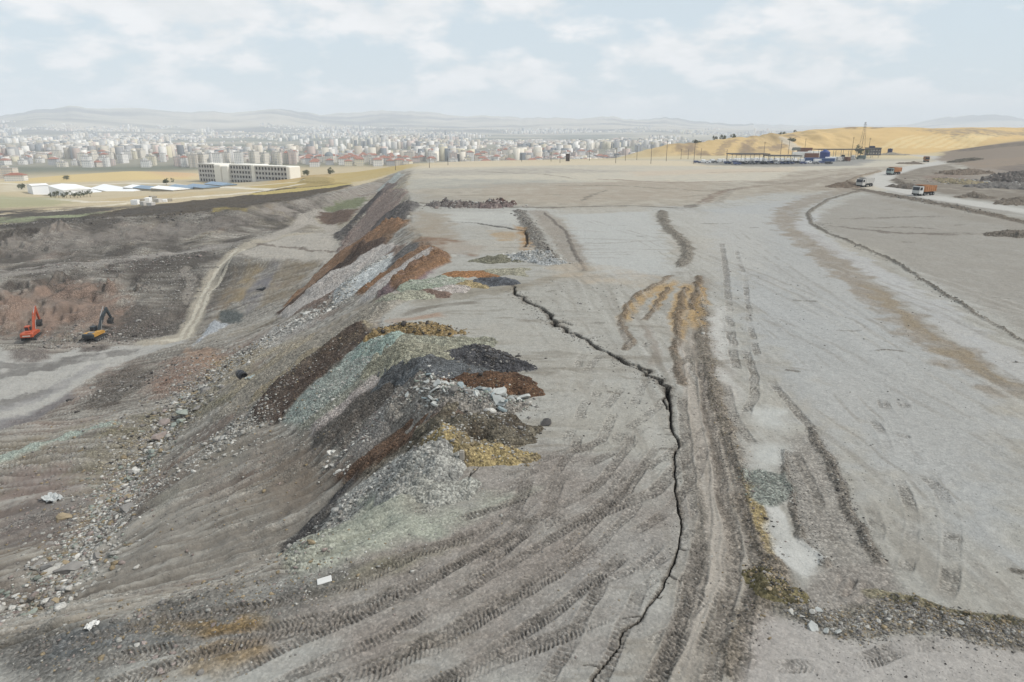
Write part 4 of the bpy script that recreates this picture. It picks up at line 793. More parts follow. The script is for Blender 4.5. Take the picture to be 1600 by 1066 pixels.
PL = [
 ([(598,524,.5,2.2),(640,520,1.1,2.4),(680,519,.9,2.2),(702,521,.3,1.5)], OCHRE, S(110,88,52), 'lumpy ochre yellow pile of earth above the dark brown stripe', .3),
 ([(640,542,.8,3),(690,541,1.3,3.2),(738,540,.5,2.4)], S(150,150,132), S(126,124,106), 'olive grey gravel pile just behind the dark grey pile', .1),
 ([(600,566,.4,2.4),(640,558,1.3,3),(690,560,1.1,3)], S(146,144,124), S(172,168,146), 'olive pile with pale specks, between pale green and dark grey piles', .15),
 ([(578,543,.6,1.8),(612,541,.9,2.2),(632,545,.3,1.6)], S(168,186,176), S(150,170,160), 'pale mint green gravel pile at the head of its stripe', .15),
 ([(695,562,.6,2.6),(735,563,1.6,3.2),(770,572,1.0,2.6),(800,577,.3,1.6)], S(88,88,92), S(66,66,70), 'dark charcoal gravel pile with a pointed top', .2),
 ([(628,580,.4,2.6),(670,582,1.1,3.2),(720,583,1.1,3),(748,580,.4,2)], S(104,108,112), S(90,92,94), 'smooth blue grey earth pile beside the charcoal pile', .08),
 ([(722,598,.8,2.2),(760,601,1.4,2.7),(800,606,1.2,2.6),(824,613,.4,1.4)], S(108,78,56), S(86,62,46), 'chocolate brown earth pile behind the broken concrete', .14),
 ([(655,622,.7,2.6),(690,628,1.3,3),(740,632,1.2,3),(790,634,.9,2.4),(808,634,.3,1.2)], S(148,142,134), S(120,112,106), 'grey rubble pile full of broken concrete slabs', .3),
 ([(695,672,.8,2.6),(740,672,1.7,3),(790,676,1.4,2.8),(824,680,.4,1.5)], S(112,104,88), S(92,82,68), 'rounded olive brown earth pile in front of the rubble', .16),
 ([(690,702,1.1,2),(730,708,1.3,2.1),(780,712,.8,1.7),(816,715,.3,1.1)], S(172,150,98), S(128,114,88), 'yellow earth pile nearest of the row', .2),
 ([(688,722,1.0,2.4),(655,748,1.0,2.8),(622,778,.5,2.2)], S(166,166,160), S(144,144,140), 'light grey gravel pile sloping to the left below the yellow one', .25),
 ([(652,768,.5,1.6),(690,770,.6,1.5),(722,766,.3,1.2)], S(162,162,154), S(148,148,140), 'low pale grey mound in front of the light gravel pile', .2),
 ([(808,406,.7,2.6),(835,405,1.7,3.6),(860,410,.4,2)], S(170,174,176), S(146,150,150), 'pale grey gravel pile right at the head of the long crack', .3),
 ([(752,408,.4,2),(776,407,1.2,2.8),(800,408,.6,2)], S(130,128,108), S(108,104,86), 'low olive pile left of the pale gravel pile', .15),
 ([(618,468,.5,2.6),(640,464,.8,3)], S(166,166,146), S(150,148,130), 'low sandy grey pile at the crest above the orange stripe', .2),
 ([(655,447,.6,3),(690,440,.8,3.2)], S(150,160,142), S(168,172,160), 'low greenish pile beside the pale pink one', .2),
 ([(672,456,.5,2),(690,460,.5,2)], S(124,100,88), S(150,130,118), 'small reddish brown pile in front of the greenish one', .2),
 ([(695,452,.6,2.6),(715,450,.5,2.4)], S(184,174,168), S(168,160,152), 'pale pinkish pile beside the ochre one', .15),
 ([(730,446,.7,2.4),(745,445,.6,2.2)], S(168,148,104), S(148,128,88), 'small ochre pile left of the slate grey pile', .15),
 ([(762,441,.6,2.4),(785,441,.8,2.6)], S(96,100,108), S(80,82,88), 'small slate grey pile where the crack begins', .15),
 ([(712,430,.5,2.4),(745,430,.7,2.4),(765,432,.4,2)], S(168,116,72), S(140,100,66), 'low orange pile behind the slate grey pile', .15),
 ([(775,425,.5,2.6),(800,424,.7,2.8)], S(166,162,140), S(150,146,126), 'low buff pile behind the slate grey pile', .15),
 ([(684,322,.8,3.5),(700,321,1.3,4)], S(140,132,128), S(112,104,102), 'far heap of grey rubble at the left end of the row', .9),
 ([(716,323,1.0,4),(736,323,.7,3.5)], S(118,106,102), S(150,140,134), 'far low heap of mixed rubble beside the bricks', .7),
 ([(758,324,.8,4),(776,323,1.1,4)], S(128,110,108), S(160,146,140), 'far heap of pinkish rubble', .8),
 ([(780,319,1.4,3.6),(794,319,.8,3)], S(112,88,82), S(90,72,68), 'dark red brown heap at the right end of the row', .8),
 ([(808,321,.8,2)], S(96,84,74), None, 'tiny dark heap past the end of the rubble row', .5),
 ([(1505,308,.5,3),(1522,308,1.6,5),(1545,309,.4,3)], S(134,122,108), S(118,108,96), 'dark mound on its own right of the haul road', .4),
 ([(1575,319,.6,4),(1600,316,1.6,6)], S(132,120,106), S(116,106,94), 'brown mound beside the haul road at the right border', .4),
 ([(1478,281,.6,5),(1510,287,1.4,7),(1530,290,.4,4)], S(160,146,112), S(140,128,104), 'low tan mound in front of the dark heaps', .4),
 ([(1535,292,.8,6),(1565,292,2.0,8),(1590,294,.6,5)], S(130,126,122), S(112,106,102), 'grey mound in front of the dark heaps', .5),
 ([(1575,283,2,9),(1600,280,3.6,12),(1640,282,2.5,10)], S(112,105,100), S(94,88,86), 'big dark heap at the right border', .8),
 ([(1490,272,1.4,8),(1515,270,1.9,9)], S(138,122,106), S(120,106,92), 'brown heap at the foot of the brown hill', .6),
 ([(1500,252,1.2,7),(1512,251,1.6,7)], S(112,104,90), S(96,90,78), 'small dark heap on the foot of the brown hill', .5),
 ([(1418,256,1.0,5),(1428,256,1.4,5)], S(134,120,106), None, 'low heap between the bends of the haul road', .4),
 ([(1380,242,1.2,8),(1395,242,2.6,10),(1405,242,1,8)], S(168,158,138), S(150,142,126), 'pale mound carrying the blue water tank', .3),
 ([(1405,292,.8,4),(1425,295,1.2,4)], S(116,106,96), S(140,132,122), 'dark heap inside the bend of the haul road', .5),
 ([(1318,292,.8,6),(1330,288,.6,5)], S(124,106,90), S(140,124,106), 'brown heap on the outer side of the bend', .5),
 ([(1188,905,.35,.9),(1208,925,.5,1.0),(1232,932,.35,.8)], S(118,108,72), S(84,78,62), 'dark yellowish clod pile beside the brown track', .22),
 ([(1562,368,.8,3),(1600,368,1.2,4)], S(130,120,108), S(114,106,96), 'dark ridge of earth across the ground at the right border', .4),
]
for k, (q, c, c2, lb, lump) in enumerate(PL):
    pile(q, c, lb, c2, lump, seed=k)
# ------------------------------------------------------------------ rocks
RS = np.random.RandomState(11)
def rock_shape(seed, sub=2, flat=.75):
    bm = bmesh.new(); bmesh.ops.create_icosphere(bm, subdivisions=sub, radius=.5); rs = np.random.RandomState(seed)
    pl_ = [(Vector(rs.normal(size=3)).normalized(), rs.uniform(.2, .36)) for _ in range(11)]
    for v in bm.verts:
        for n_, d_ in pl_:
            e_ = v.co.dot(n_)-d_
            if e_ > 0: v.co -= n_*e_*.98
        v.co *= 1+.035*rs.normal(); v.co.z *= flat
    me = bpy.data.meshes.new('rock'); bm.to_mesh(me); bm.free(); return me
ROCKC = {'white': S(216,214,208), 'pale grey': S(184,182,176), 'grey': S(146,142,138), 'greenish': S(152,162,152), 'ochre': S(168,148,114), 'pinkish': S(162,146,140), 'dark': S(84,80,78)}
ROCKM = {k: mat('rock_'+k.replace(' ', '_'), v, .9, noise=.22, scale=5) for k, v in ROCKC.items()}
rmesh = {}
for k in ROCKC:
    rmesh[k] = []
    for j in range(4):
        me = rock_shape(hash(len(rmesh))*17 % 97+j*5+len(k), 2, .7); me.materials.append(ROCKM[k]); rmesh[k].append(me)
def along(px, n, spread, rng):
    pts = PP(px); L = np.r_[0, np.cumsum(np.hypot(*np.diff(pts, axis=0).T))]
    t = rng.uniform(0, L[-1], n); x = np.interp(t, L, pts[:, 0]); y = np.interp(t, L, pts[:, 1]); sp = np.interp(t, L, np.linspace(spread[0], spread[1], len(L))) if np.ndim(spread) else spread
    return x+rng.normal(size=n)*sp, y+rng.normal(size=n)*sp
def boulders(px, n, spread, size, kinds, where, rng):
    xs, ys = along(px, n, spread, rng)
    for x, y in zip(xs, ys):
        k = kinds[rng.randint(len(kinds))]; o = bpy.data.objects.new('boulder', rmesh[k][rng.randint(4)]); sc.collection.objects.link(o)
        sz = size*np.exp(rng.normal()*.38); o.scale = (sz*rng.uniform(.8, 1.5), sz*rng.uniform(.8, 1.2), sz*rng.uniform(.6, 1)); o.rotation_euler = (rng.uniform(-.4, .4), rng.uniform(-.4, .4), rng.uniform(0, 6.28))
        o.location = (x, y, top(x, y)+sz*.04); tag(o, f'{k} boulder {where}', 'boulder', f'{k} boulders {where}')
rg = np.random.RandomState(5)
boulders([(60,950),(110,880),(150,820),(190,770),(225,720)], 62, 1.5, .8, ['pale grey','grey','ochre','white','greenish','grey'], 'low in the rocky gully left of the long slope', rg)
boulders([(225,720),(255,680),(290,630),(330,590)], 40, 2.0, 1.0, ['pale grey','grey','ochre','greenish','pinkish'], 'halfway up the rocky gully', rg)
boulders([(400,530),(430,515),(470,500),(510,490)], 30, 2.4, .85, ['white','pale grey','white'], 'in the pale scatter at the foot of the stripes', rg)
boulders([(495,715),(520,735),(540,725)], 16, .7, .55, ['pale grey','white','dark'], 'at the foot of the red brown stripe', rg)
boulders([(330,905),(400,890),(440,870)], 12, .8, .45, ['pale grey','ochre','greenish'], 'at the lower end of the pale green slope', rg)
boulders([(1250,960),(1290,975),(1330,985),(1400,975),(1500,990),(1590,1010)], 30, .4, .2, ['pale grey','grey','grey'], 'in the rubble ridge in the near right corner', rg)
boulders([(1175,890),(1200,920),(1240,935)], 14, .3, .2, ['ochre','grey','dark'], 'on the yellowish clod pile', rg)
boulders([(200,1020),(260,1040),(215,1005)], 7, .25, .28, ['pinkish','pale grey'], 'lying loose in the near left corner', rg)
boulders([(845,660),(848,664)], 1, .1, .9, ['dark'], 'alone beside the olive brown pile', rg)
# slabs of broken concrete
slm = mat('broken_concrete', S(186,190,188), .85, noise=.16, scale=3); slb = mat('blue_concrete', S(146,164,170), .8, noise=.16, scale=3)
def slab_mesh(seed, m):
    rs = np.random.RandomState(seed); n = 6; a = np.sort(rs.uniform(0, 6.28, n)+np.arange(n)*.2); r0 = rs.uniform(.35, .6, n)
    pts = [(r0[i]*math.cos(2*math.pi*i/n+rs.uniform(-.3, .3)), .7*r0[i]*math.sin(2*math.pi*i/n+rs.uniform(-.3, .3))) for i in range(n)]
    b = MB(); b.v = [(x, y, -.07) for x, y in pts]+[(x*.95, y*.95, .07) for x, y in pts]; b.f = [tuple(range(n-1, -1, -1)), tuple(range(n, 2*n))]+[(i, (i+1) % n, (i+1) % n+n, i+n) for i in range(n)]
    me = bpy.data.meshes.new('slab'); me.from_pydata(b.v, [], b.f); me.update(); me.materials.append(m); return me
slabs = [(slab_mesh(s_, slm), 'pale') for s_ in range(5)]+[(slab_mesh(20+s_, slb), 'bluish') for s_ in range(3)]
def put_slabs(px, n, spread, size, where, rng):
    xs, ys = along(px, n, spread, rng)
    for x, y in zip(xs, ys):
        me, kk = slabs[rng.randint(len(slabs))]; o = bpy.data.objects.new('concrete_slab', me); sc.collection.objects.link(o); sz = size*np.exp(rng.normal()*.3)
        o.scale = (sz, sz, sz); o.rotation_euler = (rng.uniform(-.7, .7), rng.uniform(-.7, .7), rng.uniform(0, 6.28)); o.location = (x, y, top(x, y)+.12*sz)
        tag(o, f'{kk} slab of broken concrete {where}', 'concrete slab', f'{kk} broken slabs {where}')
put_slabs([(660,612),(690,612),(720,622),(760,626),(802,632)], 40, .8, .85, 'on the grey rubble pile', rg)
put_slabs([(655,628),(680,640),(665,650)], 16, .6, .75, 'on the slope side of the rubble pile', rg)
slabs = slabs[:5]; put_slabs([(1262,975),(1285,980),(1300,985)], 4, .35, .55, 'in the rubble ridge in the near right corner', rg)
0 and put_slabs([(684,322),(730,323),(780,321)], 22, 2.6, 2.4, 'on the far row of rubble heaps', rg)
# loose stones nobody could count: one object
def stones(name, specs, seed=3):
    rng = np.random.RandomState(seed); sh = []
    for k in range(6):
        me = rock_shape(300+k, 1, .8); v = np.array([q.co[:] for q in me.vertices]); f = np.array([p.vertices[:] for p in me.polygons]); sh.append((v, f)); bpy.data.meshes.remove(me)
    VV, FF, CC = [], [], []; off = 0; cols = list(ROCKC.values())
    for px, n, spread, size, kinds in specs:
        xs, ys = along(px, n, spread, rng)
        for x, y in zip(xs, ys):
            v, f = sh[rng.randint(6)]; sz = size*np.exp(rng.normal()*.45); a = rng.uniform(0, 6.28); c_, s_ = math.cos(a), math.sin(a)
            q = v*np.array([sz*rng.uniform(.8, 1.5), sz, sz*.9]); q = np.stack([q[:, 0]*c_-q[:, 1]*s_+x, q[:, 0]*s_+q[:, 1]*c_+y, q[:, 2]+top(x, y)+sz*.05], 1)
            VV.append(q); FF.append(f+off); off += len(v); c = ROCKC[kinds[rng.randint(len(kinds))]]*rng.uniform(.75, 1.1); CC.append(np.repeat(c[None], len(v), 0))
    V = np.concatenate(VV); F = np.concatenate(FF); C = np.concatenate(CC)
    me = bpy.data.meshes.new(name); me.vertices.add(len(V)); me.vertices.foreach_set('co', V.astype(np.float32).ravel()); me.loops.add(F.size); me.loops.foreach_set('vertex_index', F.astype(np.int32).ravel())
    me.polygons.add(len(F)); me.polygons.foreach_set('loop_start', np.arange(0, F.size, 3, dtype=np.int32)); me.polygons.foreach_set('loop_total', np.full(len(F), 3, np.int32))
    a = me.attributes.new('Col', 'FLOAT_COLOR', 'POINT'); c4 = np.ones((len(V), 4), np.float32); c4[:, :3] = C; a.data.foreach_set('color', c4.ravel()); g_ = me.attributes.new('Grit', 'FLOAT', 'POINT'); g_.data.foreach_set('value', np.full(len(V), .3, np.float32))
    me.update(calc_edges=True); me.materials.append(EARTH); o = bpy.data.objects.new(name, me); sc.collection.objects.link(o); o['kind'] = 'stuff'
    o['label'] = 'loose stones and rubble scattered over the slopes and piles'; return o
A_ = ['pale grey','grey','grey','ochre','pinkish']; W_ = ['white','pale grey','pale grey']; G_ = ['grey','grey','dark','pale grey']
stones('loose_stones', [
 ([(55,960),(110,880),(160,810),(200,760),(230,710)], 3600, 2.2, .30, W_+['ochre','greenish','grey','white','pinkish']), ([(230,710),(270,660),(310,600),(370,560),(430,520)], 2800, 3.0, .36, W_+['ochre','grey','grey','dark']),
 ([(130,870),(200,790),(300,720),(400,650)], 1500, 1.6, .24, W_+['grey']), ([(400,540),(440,515),(500,492)], 1500, 3.0, .34, W_), ([(430,640),(400,650),(380,670),(330,700)], 260, 2.5, .3, W_+['grey']),
 ([(330,560),(380,570),(300,620)], 600, 4, .4, ['ochre','pale grey','grey','white']), ([(607,407),(565,434),(524,470)], 900, .8, .3, W_), ([(540,470),(500,490)], 300, 2.2, .3, W_+['grey']),
 ([(596,540),(540,600),(470,668)], 900, [.6, 1.6], .15, ['greenish','white','pale grey']), ([(650,612),(600,660),(530,722)], 600, .9, .16, W_+['pinkish']), ([(690,700),(620,750),(540,810),(470,862)], 1200, 1.5, .2, ['pale grey','pale grey','grey','white']),
 ([(655,618),(700,625),(760,630),(805,634)], 1400, 1.0, .22, ['pale grey','white','grey','greenish','grey']), ([(690,702),(740,708),(815,715)], 300, .9, .16, ['ochre','pale grey']), ([(700,672),(820,680)], 250, 1.2, .16, G_),
 ([(598,522),(700,520)], 500, 1.4, .25, ['ochre','ochre','dark']), ([(735,563),(800,578)], 400, 1.5, .2, ['dark','dark','grey']), ([(808,404),(860,408)], 500, 2.0, .3, W_), ([(720,600),(824,613)], 120, 1.4, .15, ['dark','ochre']),
 ([(810,330),(825,350),(850,390),(868,412)], 500, 1.0, .3, G_), ([(684,322),(730,323),(795,320)], 900, 2.6, .4, ['pale grey','grey','pinkish','white','pale grey']),
 ([(1096,445),(1112,600),(1150,720),(1186,830),(1200,880),(1165,1010)], 1500, .55, .09, ['grey','ochre','dark','pinkish']), ([(1082,470),(1110,640),(1150,850),(1125,1010)], 900, 1.2, .07, A_),
 ([(1180,890),(1240,940)], 400, .4, .1, ['ochre','dark','grey']), ([(1240,955),(1330,985),(1400,965),(1500,985),(1620,1002)], 4200, .5, .085, ['pale grey','grey','grey','grey','ochre']), ([(1368,935),(1500,968),(1620,980)], 500, .3, .09, ['ochre','grey']),
 ([(1228,705),(1245,800),(1290,885)], 500, .3, .08, G_), ([(1265,670),(1315,760),(1352,850),(1372,880)], 600, .35, .08, G_), ([(1160,750),(1230,765)], 500, .9, .07, ['greenish','grey']),
 ([(300,915),(400,895),(500,870)], 500, 1.2, .16, A_), ([(60,1000),(200,985),(330,1010)], 350, 1.5, .12, A_), ([(800,455),(868,510),(940,550),(1045,605)], 500, .7, .14, G_), ([(1045,640),(1056,740),(1060,860),(1010,950)], 500, .35, .05, G_),
 ([(500,900),(700,800),(800,760)], 400, 1.5, .08, W_), ([(650,1000),(850,900),(1000,800)], 1400, 4.5, .05, A_), ([(1250,1040),(1450,1030),(1590,1040)], 260, .6, .05, G_), ([(850,640),(950,620),(1000,680)], 300, 4, .09, G_), ([(900,480),(1000,450),(1100,520)], 260, 6, .16, G_), ([(1250,700),(1400,760),(1550,840)], 350, 3.5, .06, G_), ([(1150,420),(1300,480),(1450,620)], 260, 8, .12, G_), ([(250,950),(400,930),(520,900)], 900, 1.4, .1, A_+['ochre']), ([(0,980),(150,1000),(350,1040)], 900, 1.8, .09, A_+['ochre']), ([(0,860),(100,800),(150,740)], 500, 4, .22, A_), ([(30,760),(120,700),(200,640)], 500, 5, .3, A_),
 ([(230,600),(180,610),(300,560)], 600, 6, .35, G_), ([(60,535),(150,532),(240,520)], 1400, 3.5, .36, ['grey','grey','pale grey','pinkish','dark']), ([(60,425),(200,412),(300,400)], 1300, 6, .4, ['grey','grey','pale grey','pinkish']), ([(250,470),(290,430)], 900, 6, .35, ['pale grey','grey','grey']),
 ([(0,352),(150,343),(330,331)], 900, 4, .45, ['dark','grey','grey']), ([(1262,333),(1300,367),(1412,418),(1530,495)], 500, .5, .15, G_), ([(1400,306),(1540,333)], 400, 2, .3, G_), ([(1500,285),(1590,285)], 500, 8, .6, ['white','pale grey','grey','pinkish']),
 ([(420,700),(380,760),(300,820)], 800, 4, .14, A_), ([(520,560),(440,620),(330,680)], 900, 4, .18, A_+['white']),
])
print('rocks', round(time.time()-T0, 1))
# ------------------------------------------------------------------ litter on the ground
wht = mat('white_sheet', S(226,226,224), .6, noise=.04); blk = mat('black_plastic', (.012,.013,.016), .45); dgl = mat('dark_glass', (.02,.024,.03), .15, noise=.02); rub = mat('tyre_rubber', (.025,.025,.025), .9)
p = at(507, 908); b = MB(); b.box((0, 0, .06), (.72, .42, .05), ch=.02); o = b.obj('white_board', wht); o.location = (p.x, p.y, top(p.x, p.y)+.02); o.rotation_euler = (R_(6), R_(-8), R_(18)); tag(o, 'small white board lying on the tracks near the pale green slope', 'board')
def crumple(name, px, py, size, m, label, cat, seed, dz=.1):
    p = at(px, py); rs = np.random.RandomState(seed); bm = bmesh.new(); bmesh.ops.create_grid(bm, x_segments=9, y_segments=7, size=.5)
    for v in bm.verts: v.co.x *= 1.5*(1+.1*rs.normal()); v.co.y *= 1+.15*rs.normal(); v.co.z = .16+.13*rs.normal()
    me = bpy.data.meshes.new(name); bm.to_mesh(me); bm.free(); me.materials.append(m); o = bpy.data.objects.new(name, me); sc.collection.objects.link(o)
    md = o.modifiers.new('thick', 'SOLIDIFY'); md.thickness = .02
    o.scale = (size,)*3; o.location = (p.x, p.y, top(p.x, p.y)+dz); o.rotation_euler = (0, 0, rs.uniform(0, 3)); return tag(o, label, cat)
crumple('plastic_sheet', 82, 780, 1.5, mat('grey_sheet', S(196,202,204), .5), 'crumpled grey white plastic sheet on the brown bank left of the gully', 'sheet', 1)
crumple('plastic_bag', 146, 987, .38, wht, 'small white bag lying near the bottom left', 'bag', 2, .03)
crumple('plastic_bag', 285, 556, .8, mat('blue_bag', S(120,140,160), .5), 'faded blue bag among the boulders', 'bag', 3, .1) if False else None
# black drum with an open end and a torn pale sheet
p = at(378, 590); t = thing('plastic_drum', (p.x, p.y, top(p.x, p.y)+.75), R_(-50), 'black plastic drum lying on its side in the pale scree', 'drum')
b = MB(); n = 18
for k, (x_, r_) in enumerate(((-.95, .55), (-.9, .62), (-.35, .62), (-.3, .68), (-.2, .68), (-.15, .62), (.4, .62), (.45, .68), (.55, .68), (.6, .62), (.95, .6), (.95, .52), (.6, .5))):
    b.v += [(x_, r_*math.cos(2*math.pi*i/n), r_*math.sin(2*math.pi*i/n)) for i in range(n)]
    if k: b.f += [((k-1)*n+i, (k-1)*n+(i+1) % n, k*n+(i+1) % n, k*n+i) for i in range(n)]
b.f += [tuple(range(n-1, -1, -1)), tuple(range(12*n, 13*n))]; b.obj('drum_shell', blk, t, True)
b = MB(); b.cyl((-.99, 0, .3), (-.94, 0, .3), .09); b.obj('drum_cap', mat('grey_cap', S(120,120,120)), t)
crumple('torn_sheet', 392, 592, .9, mat('mint_sheet', S(186,200,200), .6), 'torn pale sheet beside the black drum', 'sheet', 5, .15)
p = at(410, 455); b = MB(); b.box((0, 0, .25), (1.6, .9, .4), ch=.12); b.box((.5, .2, .5), (.7, .6, .3), ch=.1); b.box((-1.1, -.4, .2), (.6, .5, .3), ch=.08)
o = b.obj('scrap_bundle', blk); o.location = (p.x, p.y, hz(p.x, p.y)+.1); tag(o, 'black bundle of scrap on the streaked face below the bench', 'scrap')
p = at(722, 727); b = MB(); b.box((0, 0, .28), (.34, .26, .6), ch=.04); b.box((0, 0, .6), (.28, .2, .06)); o = b.obj('stone_block', mat('block_stone', S(176,168,156), .9)); o.location = (p.x, p.y, top(p.x, p.y)-.02); tag(o, 'upright pale stone block in front of the yellow pile', 'stone block')
# ------------------------------------------------------------------ excavators
def excavator(px, py, rz, body, boomc, trim, label, style):
    p = at(px, py); t = thing('excavator', (p.x, p.y, hz(p.x, p.y)+.02), rz, label, 'excavator')
    for s_ in (-1, 1):
        b = MB(); b.prism([(-2.3,.25),(-1.9,.02),(1.9,.02),(2.3,.25),(2.35,.6),(2.0,.95),(-2.0,.95),(-2.35,.6)], s_*1.35-.3, s_*1.35+.3)
        tr = b.obj('crawler_track', rub, t); b = MB()
        for k in range(5): b.cyl((-1.7+k*.85, s_*1.7, .38), (-1.7+k*.85, s_*1.55, .38), .26)
        b.obj('roller', mat_steel, tr)
        if s_ == 1: b = MB(); 
    b = MB(); b.box((0, 0, .8), (2.6, 2.2, .5)); b.cyl((0, 0, 1.0), (0, 0, 1.25), .9, n=16); b.obj('undercarriage', rub, t)
    b = MB(); b.prism([(-2.6,1.25),(1.9,1.25),(1.9,1.75),(1.2,2.05),(-2.2,2.15),(-2.6,1.9)], -1.42, -.15); b.prism([(-2.6,1.25),(.2,1.25),(.2,2.0),(-2.2,2.15),(-2.6,1.9)], -.15, 1.42); b.obj('house', body, t)
    b = MB(); b.box((-2.75, 0, 1.62), (.75, 2.86, 1.0), ch=.16); cw = b.obj('counterweight', trim if style else body, t)
    b = MB(); b.box((-3.14, 0, 1.5), (.03, 1.7, .28)); b.obj('rear_stripe', mat_pale if not style else blk, cw)
    b = MB(); b.box((-1.7, -.2, 2.22), (1.3, 1.2, .2), ch=.05); b.cyl((-1.5, -.7, 2.2), (-1.5, -.7, 2.6), .07); b.obj('engine_hood', body if not style else mat_steel, t)
    b = MB(); b.prism([(.35,1.3),(1.95,1.3),(2.05,1.9),(1.75,2.95),(.4,2.95)], .38, 1.4); cb = b.obj('cab', body if not style else trim, t)
    b = MB(); b.prism([(1.985,1.5),(2.08,1.9),(1.79,2.82),(1.74,2.82)], .48, 1.3); b.prism([(.6,1.95),(1.8,1.95),(1.6,2.8),(.6,2.8)], 1.385, 1.43); b.prism([(.6,1.95),(1.8,1.95),(1.6,2.8),(.6,2.8)], .35, .395); b.box((.34, .89, 2.4), (.04, .8, .7)); b.obj('cab_window', dgl, cb)
    b = MB(); b.box((1.05, .89, 3.0), (1.5, 1.06, .1), ch=.03); b.obj('cab_roof', trim if style else body, cb)
    # boom, stick and bucket
    A = (1.1, -.35, 1.9); Bm = (3.2, -.35, 5.4) if not style else (3.4, -.35, 4.9); Cm = (4.9, -.35, 6.9) if not style else (5.6, -.35, 6.5)
    def beam(a, c, w0, w1, th, m, name, par):
        a, c = Vector(a), Vector(c); d = (c-a).normalized(); up = Vector((-d.z, 0, d.x)); b = MB(); y = Vector((0, th/2, 0))
        b.v = [tuple(q) for q in (a-up*w0/2-y, a-up*w0/2+y, a+up*w0/2+y, a+up*w0/2-y, c-up*w1/2-y, c-up*w1/2+y, c+up*w1/2+y, c+up*w1/2-y)]
        b.f = [(0,1,2,3),(7,6,5,4),(0,4,5,1),(1,5,6,2),(2,6,7,3),(3,7,4,0)]; return b, m, name, par
    b1, m1, n1_, p1_ = beam(A, Bm, .6, .95, .5, boomc, 'boom', t); b2, *_ = beam(Bm, Cm, .95, .45, .48, boomc, 'boom', t); b1.add(b2.v, b2.f); bo = b1.obj('boom', boomc, t)
    D = (6.0, -.35, 3.3) if not style else (6.9, -.35, 3.6)
    b, *_ = beam((Cm[0]-.35, Cm[1], Cm[2]+.3), D, .75, .38, .42, boomc, 'stick', t); st_ = b.obj('stick', boomc, t)
    b = MB(); b.cyl((1.6, -.62, 1.9), (2.6, -.62, 4.2), .11); b.cyl((1.6, -.08, 1.9), (2.6, -.08, 4.2), .11); b.cyl((2.6, -.35, 5.2), (4.5, -.35, 7.35), .1); b.obj('hydraulic_ram', mat_steel, t)
    b = MB(); x, z = D[0], D[2]; b.prism([(x+.25,z+.1),(x-.25,z+.15),(x-1.05,z-.35),(x-1.15,z-1.05),(x-.75,z-1.35),(x-.1,z-1.3),(x-.35,z-.8),(x,z-.45)], -.95, .25)
    for k in range(5): b.box((x-.05, -.85+k*.25, z-1.32), (.3, .09, .08))
    b.obj('bucket', rub, t)
    return t
mat_steel = mat('steel', (.25,.25,.25), .5, .6); mat_pale = mat('pale_paint', S(214,206,196), .5)
org = mat('orange_paint', S(214,78,30), .55, noise=.28); oyl = mat('amber_paint', S(212,150,44), .55, noise=.25); dbl = mat('dark_blue_grey_paint', S(52,64,72), .55, noise=.25)
excavator(50, 529, R_(106), org, org, org, 'orange excavator digging at the foot of the quarry face', 0)
excavator(150, 530, R_(88), oyl, dbl, dbl, 'dark blue and amber excavator digging at the quarry face', 1)
# ------------------------------------------------------------------ lorries
def wheels(t, xs, r=.52, w=.35, y=1.02):
    for x in xs:
        for s_ in (-1, 1):
            b = MB(); b.cyl((x, s_*y-w/2, r), (x, s_*y+w/2, r), r, n=16); wh = b.obj('wheel', rub, t)
            b = MB(); b.cyl((x, s_*(y+w/2), r), (x, s_*(y+w/2+.03), r), r*.5, n=12); b.obj('rim', mat_steel, wh)
def tipper(px, py, rz, cabm, boxm, label, raised=0.0):
    p = at(px, py); t = thing('dump_truck', (p.x, p.y, hz(p.x, p.y)+.01), rz, label, 'dump truck')
    wheels(t, (3.1, 1.3, -2.0, -3.35)); b = MB(); b.box((-.3, 0, .95), (8.3, .9, .3)); b.box((-.2, 0, .72), (2.0, 2.2, .4)); b.obj('chassis', rub, t)
    b = MB(); b.prism([(2.25,.7),(4.35,.7),(4.42,1.6),(4.2,3.0),(2.4,3.05),(2.25,2.8)], -1.22, 1.22); c = b.obj('cab', cabm, t)
    b = MB(); b.prism([(4.44,1.75),(4.25,2.8),(4.21,2.8),(4.39,1.75)], -1.1, 1.1); b.obj('windscreen', dgl, c)
    for s_ in (-1, 1):
        b = MB(); b.prism([(2.9,1.8),(4.2,1.8),(4.05,2.7),(2.9,2.7)], s_*1.225-.02, s_*1.225+.02); b.obj('side_window', dgl, c); b = MB(); b.box((4.4, s_*.9, 1.0), (.08, .35, .2)); b.obj('headlight', mat_pale, c)
    b = MB(); b.box((4.36, 0, .62), (.3, 2.4, .35), ch=.05); b.obj('bumper', rub, c)
    b = MB(); ry = 0
    b.prism([(-4.5,1.25),(2.0,1.25),(2.12,3.1),(2.6,3.35),(2.6,3.42),(-4.5,3.1)], -1.25, -1.17); b.prism([(-4.5,1.25),(2.0,1.25),(2.12,3.1),(2.6,3.35),(2.6,3.42),(-4.5,3.1)], 1.17, 1.25)
    b.box((-1.25, 0, 1.3), (6.5, 2.34, .1)); b.box((2.03, 0, 2.25), (.08, 2.34, 1.9)); b.prism([(2.05,3.1),(3.4,3.35),(3.4,3.42),(2.05,3.2)], -1.25, 1.25)
    for k in range(6):
        for s_ in (-1, 1): b.box((-3.9+k*1.1, s_*1.29, 2.2), (.12, .08, 1.8))
    bx_ = b.obj('dump_body', boxm, t); b = MB(); b.box((-4.53, 0, 2.15), (.06, 2.3, 1.7)); b.obj('tailgate', boxm, bx_)
    b = MB(); b.box((-1.2, 0, 2.35), (6.2, 2.3, .9), taper=(.55, .4)); b.obj('load', mat_dirt, t) if raised else None
    return t
